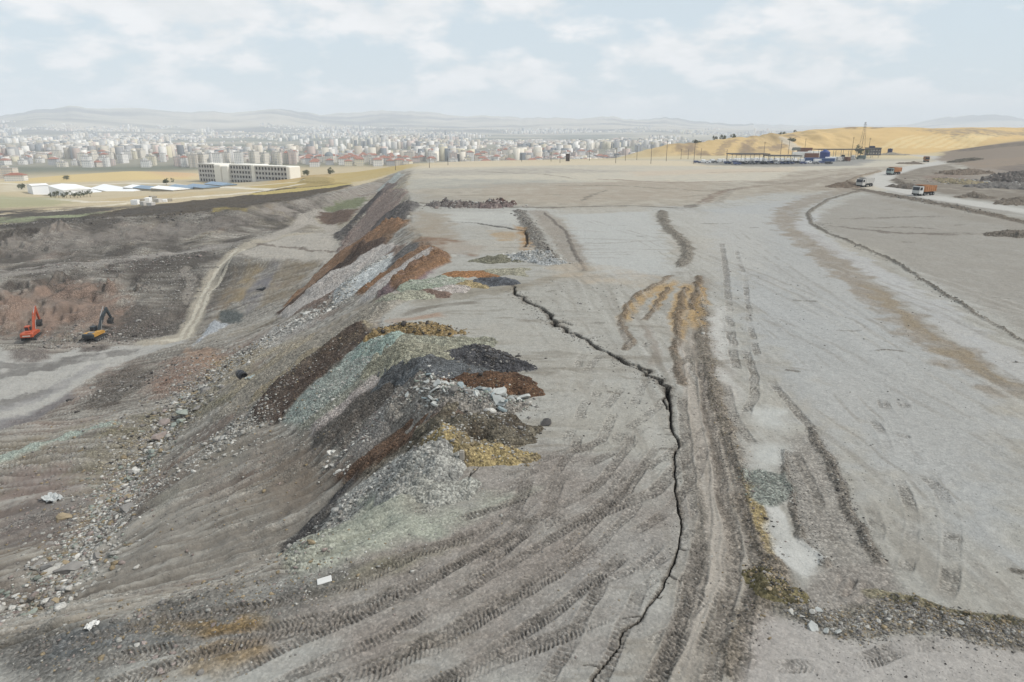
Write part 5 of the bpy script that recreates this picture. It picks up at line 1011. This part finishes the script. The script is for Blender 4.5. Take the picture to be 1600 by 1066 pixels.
mat_dirt = mat('dirt_load', S(120,104,88), .95, noise=.25, scale=3); owc = mat('orange_body', S(196,122,62), .7, noise=.3, scale=1.2); wcb = mat('white_cab', (.5,.5,.48), .5, noise=.15); gcb = mat('teal_cab', S(150,170,168), .45)
wht2 = mat('dusty_white_body', S(206,204,200), .6, noise=.08); gry2 = mat('dusty_orange_body', S(176,112,66), .7, noise=.15)
tipper(1351, 292, R_(218), wht2, wht2, 'all white dump truck at the outside of the haul road bend', 1)
tipper(1396, 273, R_(214), gcb, owc, 'pale cabbed dump truck with orange body in the bend', 1)
tipper(1443, 305, R_(208), wcb, owc, 'nearest dump truck with an orange body and white cab on the haul road')
tipper(1447, 253, R_(246), gry2, owc, 'farthest dump truck, all orange, coming down the upper haul road', 1)
# grey semi trailer behind the nearest one
# ------------------------------------------------------------------ site compound on the far side of the tip
blu = mat('blue_paint', S(60,96,160), .5); dkb = mat('deep_blue_paint', S(34,62,150), .5); roofm = mat('dark_roof_sheet', S(72,66,62), .7); rst = mat('rust_red', S(132,84,66), .8); whm = mat('white_panel', (.8,.8,.79), .5)
def canopy(x0, x1, py, depth, hgt, label, m=roofm):
    a, c = at(x0, py), at(x1, py); L = (c-a).length; ang = math.atan2(c.y-a.y, c.x-a.x); t = thing('parking_canopy', a, ang, label, 'canopy')
    b = MB(); b.prism([(-.6,hgt),(-.6,hgt+.5),(L+.6,hgt+.5),(L+.6,hgt)], -.6, depth+.6); b.obj('roof', m, t); n = max(3, int(L/5))
    for k in range(n+1):
        b = MB(); b.cyl((L*k/n, 0, 0), (L*k/n, 0, hgt), .14); b.obj('post', mat_steel, t); b = MB(); b.cyl((L*k/n, depth, 0), (L*k/n, depth, hgt), .14); b.obj('post', mat_steel, t)
    return t
canopy(1143, 1200, 257, 9, 5.6, 'long dark roofed parking canopy at the left of the compound'); canopy(1202, 1250, 257, 9, 4.6, 'lower second canopy right beside the long one')
canopy(1278, 1372, 247, 8, 5.5, 'dark roofed canopy behind the blue and white trucks')
canopy(1175, 1260, 251, 5, 1.3, 'low barrier roof along the road', mat('grey_beam', S(128,130,126), .7)) if False else None
def van(px, py, rz, m, label, L=4.8, h=2.0, w=1.9, name='parked_van', cat='van', group=None):
    p = at(px, py); t = thing(name, (p.x, p.y, hz(p.x, p.y)+.02), rz, label, cat, group)
    b = MB(); b.prism([(-L/2,.35),(L/2,.35),(L/2,1.0),(L/2-.9,h*.62),(L/2-1.5,h),(-L/2,h)], -w/2, w/2); bd = b.obj('body', m, t)
    b = MB(); b.prism([(L/2-.95,h*.62+.03),(L/2-1.45,h-.05),(L/2-1.5,h-.05),(L/2-1.02,h*.62)], -w/2+.1, w/2-.1); b.box((L/2-2.2, 0, h*.78), (1.0, w+.03, h*.25)); b.obj('window', dgl, bd)
    wheels(t, (L/2-1, -L/2+1), .34, .22, w/2-.1); return t
rv = random.Random(3); cbl = mat('blue_car_paint', S(84,104,160), .4); cgr = mat('grey_car_paint', S(150,152,156), .4); cdk = mat('dark_car_paint', S(62,64,70), .4)
for k, (x_, y_) in enumerate([(1150+9*q, 252.3) for q in range(11)]+[(1098,254.5),(1112,254),(1124,253.5),(1130,253.5),(1142,253),(1149,253),(1154,252.5),(1166,252),(1171,252),(1181,251.5),(1190,251.5)]):
    van(x_, y_, R_(90+rv.uniform(-12, 12)), whm, 'white van in the parking row left of and under the long canopy', group='white vans in the parking row')
for k, (x_, y_) in enumerate([(1155+10*q, 256.5-(q % 2)) for q in range(15)]+[(1089,255),(1105,255),(1117,255),(1137,256),(1160,256.5),(1152,257.5),(1203,255),(1212,254.5),(1222,256.5),(1232,255),(1150,255)]):
    cn = ['blue','white','grey','blue','dark'][k % 5]; van(x_, y_, R_(rv.uniform(-12, 12)), {'blue': cbl, 'white': whm, 'grey': cgr, 'dark': cdk}[cn], f'{cn} car in the parking rows of the compound', L=4.2, h=1.5, name='parked_car', cat='car', group=f'{cn} parked cars')
def container(px, py, rz, dim, m, label, name='container', cat='container', grp=None):
    p = at(px, py); t = thing(name, (p.x, p.y, hz(p.x, p.y)), rz, label, cat, grp); L, w_, h_ = dim
    b = MB(); b.box((0, 0, h_/2), (L, w_, h_))
    for k in range(int(L/.6)): b.box((-L/2+.3+k*.6, 0, h_/2), (.25, w_+.1, h_*.85))
    bd = b.obj('shell', m, t); b = MB(); b.box((L/2+.03, 0, h_/2), (.06, w_*.9, h_*.9)); b.obj('door', m, bd); return t
container(1257, 240, 0, (11, 3, 4.2), rst, 'rust brown container left of the open shed roof'); container(1268, 247, R_(8), (9, 3, 3.2), rst, 'small red brown container in the machine row')
container(1252, 246, R_(-4), (12, 2.8, 3.8), whm, 'white truck box in the machine row left'); container(1273, 244, R_(5), (10, 2.8, 3.6), whm, 'white truck box beside the deep blue tank'); container(1300, 252, R_(5), (8, 2.6, 2.6), whm, 'low white container right of the blue tank')
container(1268, 252, 0, (9, 2.5, 2.2), blu, 'low blue container in front of the white boxes'); container(1293, 252.5, 0, (8, 2.5, 2.0), blu, 'low blue container right of the red brown one'); container(1283, 252.5, 0, (9, 2.2, 1.6), whm, 'low white container between two blue ones')
container(1258, 252, 0, (7, 2.2, 1.6), whm, 'low white block at the left end of the container row')
p = at(1288, 249); t = thing('blue_tank', (p.x, p.y, hz(p.x, p.y)), 0, 'deep blue round tank standing among the white trucks', 'tank'); b = MB(); b.cyl((0, 0, 0), (0, 0, 4.6), 3.2, n=20); b.cyl((0, 0, 4.6), (0, 0, 6.2), 3.2, 1.0, n=20); b.obj('tank_shell', dkb, t); b = MB(); b.cyl((0, 0, 6.1), (0, 0, 6.6), .5); b.obj('lid', mat_steel, t)
p = at(1390, 241.5); t = thing('water_tank', (p.x, p.y, top(p.x, p.y)-.1), 0, 'dark blue water tank on the pale mound', 'tank'); b = MB(); b.cyl((0, 0, 0), (0, 0, 3.4), 1.7, n=18); b.obj('tank_shell', mat('navy', S(44,52,104), .5), t); b = MB(); b.cyl((0, 0, 3.4), (0, 0, 3.7), .6); b.obj('lid', mat_steel, t)
for k, (x_, y_, c_) in enumerate([(1313,252,wht2),(1333,249,wht2),(1322,252,rst),(1345,249,mat('grey_green', S(120,136,132)))]):
    van(x_, y_, R_(20+40*k), c_, ['white truck in front of the open shed', 'white pickup below the dark tree', 'rust red tractor unit beside the white truck', 'grey green van right of the white pickup'][k], L=6, h=2.6)
p = at(1316, 251); b = MB(); t = thing('wheel_loader', (p.x, p.y, hz(p.x, p.y)), R_(30), 'dark blue wheel loader parked by the open shed', 'loader'); b.box((0, 0, 1.7), (4.5, 2.4, 1.5), ch=.2); b.obj('body', dbl, t); b = MB(); b.box((.3, 0, 3.0), (1.6, 1.7, 1.3), ch=.1); b.obj('cab', dgl, t); b = MB(); b.prism([(2.6,.5),(3.8,.3),(3.6,1.5),(2.8,1.6)], -1.4, 1.4); b.obj('bucket', rst, t); wheels(t, (1.5, -1.5), .8, .6, 1.2)
p = at(1243, 244); t = thing('screening_machine', (p.x, p.y, hz(p.x, p.y)), R_(0), 'grey green screening machine on legs beside the hill track', 'machine'); b = MB(); b.box((0, 0, 5.2), (5.5, 3.5, 2.0), taper=(.8, .8)); b.obj('hopper', mat('grey_green2', S(112,120,112)), t)
for sx in (-1, 1):
    for sy in (-1, 1): b = MB(); b.cyl((sx*2.2, sy*1.3, 0), (sx*2.2, sy*1.3, 4.3), .2); b.obj('leg', mat_steel, t)
b = MB(); b.box((0, 0, 2.2), (4.8, 2.6, .4)); b.obj('deck', mat_steel, t)
# office with a blue roof hut
p = at(1363, 243); t = thing('site_office', (p.x, p.y, hz(p.x, p.y)), R_(-8), 'two storey dark site office with small windows', 'building'); b = MB(); b.box((0, 0, 2.6), (10, 5, 5.2)); wl = b.obj('wall', mat('slate_wall', S(104,106,114)), t)
for k in range(5):
    for z_ in (1.4, 3.9): b = MB(); b.box((-3.8+k*1.9, -2.5, z_), (.8, .1, .9)); b.obj('window', mat_pale, wl)
b = MB(); b.box((0, 0, 5.35), (10.5, 5.5, .3)); b.obj('roof', roofm, t); b = MB(); b.box((-1, 0, 6.1), (3.4, 2.5, 1.2)); b.obj('roof_hut', mat('indigo', S(60,74,110)), t)
# dark hut on the plateau edge
p = at(887, 252); t = thing('guard_hut', (p.x, p.y, hz(p.x, p.y)), R_(10), 'narrow dark hut standing alone on the far edge of the plateau', 'hut'); b = MB(); b.box((0, 0, 2.3), (2.1, 2.1, 4.4)); b.obj('wall', mat('dark_board', S(92,80,78), .9), t); b = MB(); b.box((0, 0, 4.6), (2.4, 2.4, .2)); b.obj('roof', roofm, t); b = MB(); b.box((.2, -1.07, 1.1), (.9, .06, 2.1)); b.obj('door', roofm, t)
# poles and pylon
pm = mat('pole_wood', S(104,98,92), .9)
t0 = None
for k, (x_, yb, h_) in enumerate([(815,252.5,5),(861,252.5,6),(875,254.5,6),(921,251,11),(962,255,9),(977,251,9),(995,250,9),(1017,256,12),(1041,252,13),(1084,256,14),(1064,249,7),(1095,248,7),(1075,249,7),(1193,247,11),(1219,247,12),(1231,247,14),(1256,246,13),(1135,250,7),(1330,246,14),(1356,244,13),(618,266,6),(671,262,6),(700,258,5)]):
    p = at(x_, yb); nm = f'{"tall" if h_ > 10 else "short"} thin pole standing on the far edge of the plateau' if x_ < 1050 else f'{"tall" if h_ > 10 else "short"} thin pole around the compound'
    t = thing('utility_pole', (p.x, p.y, hz(p.x, p.y)-.1), R_(k*37), nm, 'pole', 'thin poles on the far side of the plateau'); b = MB(); b.cyl((0, 0, 0), (0, 0, h_), .16, .1, 8); b.obj('mast', pm, t); b = MB(); b.box((0, 0, h_-.4), (1.6, .12, .12)); b.box((0, 0, h_-1.2), (1.2, .12, .12)); b.obj('crossarm', pm, t)
p = at(1347, 230); t = thing('power_pylon', (p.x, p.y, hz(p.x, p.y)-.2), R_(20), 'tall lattice pylon on the golden hill', 'pylon'); b = MB(); Hh = 20.; lv = [0, 4, 8, 12, 15, 17.5, 20]
wd = lambda z: 1.3*(1-z/Hh)+.3
for z0, z1 in zip(lv, lv[1:]):
    a_, c_ = wd(z0), wd(z1); q = [(-1,-1),(1,-1),(1,1),(-1,1)]
    for i in range(4):
        j = (i+1) % 4; b.cyl((q[i][0]*a_, q[i][1]*a_, z0), (q[i][0]*c_, q[i][1]*c_, z1), .08, n=5); b.cyl((q[i][0]*a_, q[i][1]*a_, z0), (q[j][0]*c_, q[j][1]*c_, z1), .035, n=4); b.cyl((q[j][0]*a_, q[j][1]*a_, z0), (q[i][0]*c_, q[i][1]*c_, z1), .035, n=4)
b.obj('lattice_mast', pm, t); b = MB(); 
for z_ in (16, 18, 19.8): b.box((0, 0, z_), (4.2-(z_-16)*.5, .25, .2))
b.obj('crossarm', pm, t)
# ------------------------------------------------------------------ farm sheds and the long concrete building
shw = mat('white_cladding', (.78,.79,.8), .5, noise=.05); rfw = mat('white_roof', (.8,.8,.79), .5, noise=.06); rfb = mat('blue_roof', S(132,164,196), .5, noise=.1); wlb = mat('beige_wall', S(176,166,146), .8)
def shed(x0, x1, py, depth, h, rh, wm, rm, label, rz=None, doors=0, yb=None):
    a = at(x0, py); c = at(x1, py if yb is None else yb); L = (c-a).length; ang = math.atan2(c.y-a.y, c.x-a.x); t = thing('farm_shed', (a.x, a.y, min(a.z, c.z)-.3), ang, label, 'shed')
    b = MB(); b.box((L/2, depth/2, h/2), (L, depth, h)); w_ = b.obj('wall', wm, t)
    M_ = Matrix.Rotation(math.pi/2, 4, 'Z'); b = MB(); b.v = [(-.4,-.4,h),(L+.4,-.4,h),(L+.4,depth/2,h+rh),(-.4,depth/2,h+rh),(L+.4,depth+.4,h),(-.4,depth+.4,h),(-.4,-.4,h-.2),(L+.4,-.4,h-.2),(L+.4,depth+.4,h-.2),(-.4,depth+.4,h-.2)]
    b.f = [(0,1,2,3),(3,2,4,5),(0,3,5,9,6),(1,7,8,4,2),(6,7,1,0),(5,4,8,9),(6,9,8,7)]; b.obj('roof', rm, t)
    for k in range(doors): b = MB(); b.box((L*(k+1)/(doors+1), -.05, 2), (4 if doors < 3 else 2.2, .12, 4 if doors < 3 else 1.4)); b.obj('door' if doors < 3 else 'window', dgl, w_)
    return t
shed(78, 100, 305, 17, 7, 1, shw, rfw, 'tall white clad shed with a dark door at the left of the farm', doors=1)
shed(52, 77.5, 304, 12, 7.2, .8, shw, rfw, 'tall white shed wing left of the one with the door')
shed(103, 141, 302, 16, 3.4, 2, wlb, rfw, 'low beige barn with white roof right of the tall shed', doors=6); shed(143, 193, 300, 18, 3.0, 2.4, wlb, rfw, 'long low barn with a white roof in the middle of the farm', doors=5)
shed(193, 208, 298, 14, 2.6, 1.4, wlb, rfw, 'small white roofed shed between the long barn and blue roofs')
for x0, x1, y_, m_, l_ in ((209,240,298,rfb,'blue roofed barn nearest the long white barn'), (236,270,299,rfw,'pale roofed barn in front of the blue roofs'), (262,292,297,rfb,'blue roofed barn in the middle of the row'), (290,318,296,rfb,'blue roofed barn near the right end of the row'), (320,346,292,rfb,'last blue roofed barn at the right end')):
    shed(x0, x1, y_, 11, 2.4, 1.2, wlb, m_, l_)
fm = mat('yard_wall', S(150,142,138), .9)
a, c = at(24, 308), at(130, 317); t = thing('yard_wall', a, math.atan2(c.y-a.y, c.x-a.x), 'long low grey wall in front of the white sheds', 'wall'); L = (c-a).length; b = MB(); b.box((L/2, 0, .6), (L, .4, 2.2), ry=-math.asin((c.z-a.z)/L)); b.obj('wall_panel', fm, t); b = MB(); b.box((L/2, 0, 1.8), (L, .6, .2), ry=-math.asin((c.z-a.z)/L)); b.obj('coping', fm, t)
# long building: storeys of window bays between pale stair blocks
a = at(313, 283.5); t = thing('concrete_building', (a.x, a.y, a.z-.5), math.atan2((at(466,281)-a).y, (at(466,281)-a).x)+R_(9), 'long four storey concrete building with rows of dark openings', 'building')
mat_dusk = mat('unlit_opening', S(74,74,80), .8)
cw_ = mat('raw_concrete', (.48,.46,.43), .9, noise=.12); cw2 = mat('pale_render', (.72,.69,.62), .8, noise=.06); U = 81/153.*.77
def xx(px): return (px-313)*U*(((at(466,281)-a).length)/81.)
cur = []
segs = [(313,342,0,14), (366,405,1.5,15), (411,462,0,10)]
sol = [(342,354,-1.2,16,13.6), (354,366,-.6,14,12.9), (405,411,-.8,15,14.4), (462,468,-1,11,14.0)]
for x0, x1, y0, dp in segs:
    A, Bx = xx(x0), xx(x1); W_2 = Bx-A; b = MB(); b.box(((A+Bx)/2, y0+dp/2+.6, 6.6), (W_2, dp-1.2, 13.2)); core = b.obj('wall', mat('inner_shade', S(120,116,110), .9), t)
    b = MB(); nb_ = {313: 6, 366: 8, 411: 10}[x0]
    for k in range(5): b.box(((A+Bx)/2, y0+.3, k*3.3+.3), (W_2, .8, 1.5 if 0 < k < 4 else 1.1))
    for k in range(nb_+1): b.box((A+W_2*k/nb_, y0+.2, 6.7), (1.15, .7, 13.4))
    b.obj('facade_frame', cw_, t)
    for k in range(nb_):
        for f_ in range(4): b = MB(); b.box((A+W_2*(k+.5)/nb_, y0+.58, f_*3.3+2.0), (W_2/nb_-.95, .08, 2.5)); b.obj('window', mat_dusk, t)
    b = MB(); b.box(((A+Bx)/2, y0+dp/2, 13.75), (W_2+.6, dp+.6, .3)); b.obj('roof', cw2, t)
for x0, x1, y0, dp, h_ in sol:
    A, Bx = xx(x0), xx(x1); b = MB(); b.box(((A+Bx)/2, y0+dp/2, h_/2), (Bx-A-.05, dp, h_), ch=.5); b.obj('stair_block', cw2, t)
# scrap yard beside the field track: a row of cabins and bits
sx = [(212,321,3,2.2),(219,320,4,2.6),(226,321,3,1.8),(232,318,4,2.6),(240,316,5,3),(247,317,3,2),(254,316,4,1.6),(261,315,4,1.4),(236,321,3,1.5)]
for k, (x_, y_, L_, h_) in enumerate(sx):
    container(x_, y_, R_(k*33), (L_, 2.4, h_), [whm, wlb, cw_][k % 3], f'{["white","beige","grey"][k % 3]} cabin in the junk yard beside the field track', name='old_cabin', cat='cabin', grp=f'{["white","beige","grey"][k % 3]} cabins in the junk yard')
# ------------------------------------------------------------------ trees
leafm = mat('foliage', S(104,112,82), .9, noise=.35, scale=1.5); trm = mat('trunk', S(92,78,66), .95)
def crown_mesh(seed, w_, h_, n=260, lo=.25):
    rs = np.random.RandomState(seed); b = MB(); cl = [(rs.normal()*w_*.28, rs.normal()*w_*.28, h_*(lo+(1-lo)*rs.uniform(.1, .85)), w_*rs.uniform(.18, .32)) for _ in range(9)]
    for k in range(n):
        cx_, cy_, cz_, r_ = cl[rs.randint(9)]; d_ = rs.normal(size=3); d_ /= np.linalg.norm(d_); c = np.array((cx_, cy_, cz_))+d_*r_*rs.uniform(.5, 1.1); e1 = rs.normal(size=3)*w_*.055; e2 = rs.normal(size=3)*w_*.055
        b.add([tuple(c-e1), tuple(c+e2), tuple(c+e1), tuple(c-e2)], [(0, 1, 2, 3)])
    return b
def tree(loc, h_, w_, seed, label, group=None, lo=.25):
    t = thing('tree', loc, seed, label, 'tree', group); crown_mesh(seed, w_, h_, lo=lo).obj('crown', leafm, t); b = MB(); b.cyl((0, 0, -.2), (0, 0, h_*.6), h_*.035, h_*.015, 7); b.cyl((0, 0, h_*.35), (w_*.2, .1, h_*.65), h_*.015, h_*.006, 5); b.cyl((0, 0, h_*.3), (-w_*.18, -.1, h_*.6), h_*.015, h_*.006, 5); b.obj('trunk', trm, t); return t
for k, x_ in enumerate([80,86,92,98,104,110,116,121,126,131,136,141]):
    tree(at(x_, 309-(k > 8)*2+.5*(k % 2)), 3+(k % 3)*.6, 2.2, 10+k, 'small dark tree in the row in front of the farm sheds', 'row of small trees by the farm')
def ridge_pt(px, lo=540, hi=720):
    best = None
    for d in np.arange(lo, hi, 4.):
        p = atd(px, d); s_ = (p.z-CAMZ)/p.y
        if best is None or s_ > best[0]: best = (s_, p)
    return best[1]
for k, (x_, h_, w_, l_) in enumerate([(1110,3.2,3.6,'leftmost round bush on the crest of the golden hill'), (1123,3.8,4.8,'middle and widest bush on the golden crest'), (1139,3.8,4.6,'third round bush on the golden crest'), (1209,2.4,3.6,'small bush on the golden crest left of the hill track'), (1216,2,3.6,'lowest bush on the golden crest beside the small one'), (1231,2.6,2.6,'narrow bush on the crest right above the hill track'), (1083,2,6,'dark low scrub at the left end of the golden crest')]):
    p = ridge_pt(x_); p.z -= .3; tree(p, h_, w_, 40+k, l_, lo=.05)
tree(at(1344, 245), 7.5, 6.5, 60, 'leafy green tree standing behind the canopy of the compound'); tree(at(1238,220), 1.8, 6, 61, 'low scrub on the slope right of the hill track', lo=.05)
for k, (x_, y_) in enumerate([(260,289),(104,281),(34,296),(516,272),(480,275)]): tree(at(x_, y_), 4, 5, 70+k, ['lone tree behind the farm sheds', 'lone shrub on the golden slope behind the sheds', 'lone shrub left of the tall white shed', 'shrub on the pale ground right of the concrete building', 'shrub next to the right end of the concrete building'][k])
print('objects', round(time.time()-T0, 1))
# ------------------------------------------------------------------ the city
cols = [('white', S(234,232,228)), ('cream', S(230,222,206)), ('beige', S(212,200,182)), ('grey', S(180,182,186)), ('pinkish', S(214,192,182)), ('pale yellow', S(226,216,184))]
cols = [(a_, c_*1.2) for a_, c_ in cols]
fac = {n_: facade('facade_'+n_.replace(' ', '_'), c_) for n_, c_ in cols}; redr = mat('terracotta_roof', S(176,106,84), .8); flat = mat('flat_roof', S(176,172,168), .8)
proto = {}
def block_proto(col, fl, red, wd_, dp_):
    key = (col, fl, red, wd_)
    if key in proto: return proto[key]
    t = thing('apartment_block', (0, 0, 0), 0, '', 'apartment block'); h_ = fl*3.0
    b = MB(); b.box((0, 0, h_/2-2), (wd_, dp_, h_+4))
    if not red: b.box((wd_*.27, -dp_/2-.6, h_/2-.7), (wd_*.22, 1.2, h_-1.6)); b.box((-wd_*.27, -dp_/2-.6, h_/2-.7), (wd_*.22, 1.2, h_-1.6))
    w_ = b.obj('wall', fac[col], t); b = MB()
    if red: b.add([(-wd_/2-.8,-dp_/2-.8,h_),(wd_/2+.8,-dp_/2-.8,h_),(wd_/2+.8,dp_/2+.8,h_),(-wd_/2-.8,dp_/2+.8,h_),(-wd_*.2,0,h_+3.6),(wd_*.2,0,h_+3.6)], [(0,1,5,4),(1,2,5),(2,3,4,5),(3,0,4),(3,2,1,0)]); b.obj('roof', redr, t)
    else: b.box((0, 0, h_+.3), (wd_+.6, dp_+.6, .6)); b.obj('roof', flat, t); b = MB(); b.box((0, 0, h_+2), (wd_*.3, dp_*.4, 2.8)); b.obj('stair_tower', fac[col], t)
    proto[key] = t; t.location = (0, -9999, 0); return t
rc = np.random.RandomState(21); used = set(); placed = []
def zone(px, d):
    a_ = 'at the far left of the city' if px < 120 else 'behind the white farm sheds' if px < 300 else 'straight behind the long concrete building' if px < 475 else 'right of the long concrete building' if px < 640 else 'behind the left end of the plateau' if px < 760 else 'behind the far edge of the plateau' if px < 890 else 'past the dark hut'
    return a_
def clear(x, y, m):
    for q in placed:
        if (q[0]-x)**2+(q[1]-y)**2 < m*m: return False
    placed.append((x, y)); return True
def put(px, d, col, fl, red, wd_, dp_, rz):
    p = atd(px, d)
    if not clear(p.x, p.y, wd_*.85): return 0
    key = (col, fl, red, wd_); pr = block_proto(*key, dp_); row = 'nearest rows' if d < 1600 else 'farther back'
    size = 'low' if fl <= 4 else 'mid height' if fl <= 6 else 'tall'
    lb = f'{size} {col} block, {"red" if red else "flat"} roof, {row}, {zone(px, d)}'
    gl = f'{size} {col} {"red roofed" if red else "flat roofed"} blocks {row} {zone(px, d)}'
    if key not in used: used.add(key); pr.location = p; pr.rotation_euler = (0, 0, rz); pr['label'] = lb; pr['group'] = gl
    else: dup(pr, p, rz, None, lb, gl)
    return 1
n_ = 0
plan = [(300,480,1330,1480,24,(7,8),.2,15),(480,640,1280,1500,46,(3,4),.8,17),(640,810,1450,1750,40,(5,6,7),.15,15),(560,1040,1330,1520,52,(3,4),.6,18),(820,1045,1500,1900,40,(4,5,6),.35,17),(90,300,1320,1700,34,(3,4,6),.3,16),(-90,90,1300,1700,28,(3,4),.6,18),(90,640,1500,1900,56,(3,4),.75,18),(480,640,1480,1750,24,(5,6),.3,15)]
for x0, x1, d0, d1, cnt, fls, pr_, wd_ in plan:
    k = 0; tr_ = 0
    while k < cnt and tr_ < cnt*6 and n_ < 296:
        tr_ += 1; px_ = rc.uniform(x0, x1); d_ = rc.uniform(d0, d1); r_ok = put(px_, d_, cols[rc.choice(6, p=[.34,.22,.14,.12,.1,.08])][0], int(rc.choice(fls)), bool(rc.rand() < pr_), wd_ if rc.rand() < .6 else wd_-6, 15, R_(rc.choice([12, 12, -20, 102])))
        k += r_ok; n_ += r_ok
for x_, y_, f_, red, lb in ((8,276,5,False,'beige five storey block at the left edge below the city'), (22,276,5,True,'beige block with red roof right of the leftmost one')):
    pass
pA = at(12, 279); o = block_proto('beige', 5, False, 26, 14) if ('beige', 5, False, 26) not in used else None
if o: used.add(('beige', 5, False, 26)); o.location = pA; o.rotation_euler = (0, 0, R_(5)); o['label'] = 'beige five storey block beside the golden field at the left border'
pA = at(26, 283); o = block_proto('white', 3, True, 28, 12); o.scale = (.62,)*3; o.location = pA; o.rotation_euler = (0, 0, R_(8)); o['label'] = 'low white house with long red roof nearest on the left border'
# mosque-like dome with two thin towers right of the centre of town
p = atd(518, 1420); t = thing('domed_hall', p, 0, 'domed hall with two slender towers among the flats', 'hall'); b = MB(); b.box((0, 0, 5), (22, 22, 14)); b.obj('wall', fac['cream'], t); b = MB()
for k in range(6):
    a0, a1 = R_(k*15), R_(k*15+15); b.cyl((0, 0, 12+9*math.sin(a0)), (0, 0, 12+9*math.sin(a1)), 9*math.cos(a0)+.01, 9*math.cos(a1)+.01, 18)
b.obj('dome', mat('lead_dome', S(124,136,146), .6), t)
for s_ in (-1, 1): b = MB(); b.cyl((s_*14, 0, -2), (s_*14, 0, 26), 1.2, .9); b.cyl((s_*14, 0, 26), (s_*14, 0, 31), 1.0, .05); b.obj('tower', fac['white'], t)
# the rest of the city, past counting
def far_city():
    rs = np.random.RandomState(8); VV, FF, CC, MI = [], [], [], []; off = 0; N_ = 12500
    px = rs.uniform(-160, 1280, N_*3); d = 1500+6300*rs.rand(N_*3)**1.3
    m = (vnoise(px/95., np.log(d)*8, 7)+.6*vnoise(px/28., np.log(d)*22, 9)) > .12
    green = (px > 330) & (px < 600) & (d > 2500) & (d < 4800); m &= ~(green & (rs.rand(len(px)) > .08)); m &= ~((px > 1050) & (d < 3300)); px, d = px[m][:N_], d[m][:N_]
    X = (px-800)/FPX*d; Y = d*1.02; Z = hzv(X, Y)
    wd = rs.uniform(9, 18, len(px)); dp = rs.uniform(10, 15, len(px)); tall = vnoise(px/50., np.log(d)*8, 27) > .15
    fl = np.where(tall, rs.uniform(5, 10, len(px)), rs.uniform(2, 4, len(px))); fl = fl*np.where((d > 5000) & tall & (rs.rand(len(px)) < .04), 1.7, 1); hh = fl*3.0; red = (rs.rand(len(px)) < np.where(tall, .08, .5)); ang = np.radians(np.array([12, -20, 102, 60])[rs.randint(4, size=len(px))])
    wc = np.array([c_ for _, c_ in cols]+[S(140,150,162)]); ci = rs.choice(7, len(px), p=[.28,.17,.16,.14,.1,.05,.1])
    base = np.array([(-1,-1,0),(1,-1,0),(1,1,0),(-1,1,0),(-1,-1,1),(1,-1,1),(1,1,1),(-1,1,1)]); F0 = [(0,1,5,4),(1,2,6,5),(2,3,7,6),(3,0,4,7),(4,5,6,7)]
    n = len(px); V = np.zeros((n, 8, 3)); ca, sa = np.cos(ang), np.sin(ang)
    lx = base[None, :, 0]*wd[:, None]/2; ly = base[None, :, 1]*dp[:, None]/2
    V[:, :, 0] = X[:, None]+lx*ca[:, None]-ly*sa[:, None]; V[:, :, 1] = Y[:, None]+lx*sa[:, None]+ly*ca[:, None]; V[:, :, 2] = Z[:, None]-3+base[None, :, 2]*(hh[:, None]+3)
    F = (np.array(F0)[None]+np.arange(n)[:, None, None]*8).reshape(-1, 4)
    me = bpy.data.meshes.new('distant_city'); me.vertices.add(n*8); me.vertices.foreach_set('co', V.astype(np.float32).ravel()); me.loops.add(F.size); me.loops.foreach_set('vertex_index', F.astype(np.int32).ravel())
    me.polygons.add(len(F)); me.polygons.foreach_set('loop_start', np.arange(0, F.size, 4, dtype=np.int32)); me.polygons.foreach_set('loop_total', np.full(len(F), 4, np.int32))
    fc = np.repeat(wc[ci]*rs.uniform(.55, 1.1, (n, 1)), 5, 0).reshape(n, 5, 3).copy(); fc[red, 4] = S(178,110,88); fc[~red, 4] = S(186,182,178)
    a = me.attributes.new('Col', 'FLOAT_COLOR', 'CORNER'); c4 = np.ones((n*5, 4, 4), np.float32); c4[:, :, :3] = fc.reshape(-1, 1, 3); a.data.foreach_set('color', c4.ravel()); me.update(calc_edges=True)
    m = bpy.data.materials.new('distant_walls'); m.use_nodes = True; at_ = N(m.node_tree, 'ShaderNodeAttribute', attribute_name='Col'); Lk(m.node_tree, at_.outputs['Color'], m.node_tree.nodes['Principled BSDF'].inputs['Base Color']); m.node_tree.nodes['Principled BSDF'].inputs['Roughness'].default_value = .85
    me.materials.append(m); o = bpy.data.objects.new('distant_city', me); sc.collection.objects.link(o); o['kind'] = 'stuff'; o['label'] = 'mass of far city blocks filling the plain before the hills'
far_city()
# far-off green belts between districts
# ------------------------------------------------------------------ air
hb = MB(); hb.box((0, 9000, 130), (44000, 24000, 560)); hm = bpy.data.materials.new('haze_air'); hm.use_nodes = True; nt = hm.node_tree; nt.nodes.clear()
pv = N(nt, 'ShaderNodeVolumePrincipled'); pv.inputs['Color'].default_value = (.87, .925, 1.0, 1); pv.inputs['Density'].default_value = 1.35e-4; pv.inputs['Anisotropy'].default_value = -.1
mo = N(nt, 'ShaderNodeOutputMaterial'); Lk(nt, pv.outputs[0], mo.inputs['Volume']); hz_o = hb.obj('haze', hm); hz_o['kind'] = 'stuff'; hz_o['label'] = 'pale summer haze over the plain'
print('total', round(time.time()-T0, 1), 'meshes', len(bpy.data.objects))
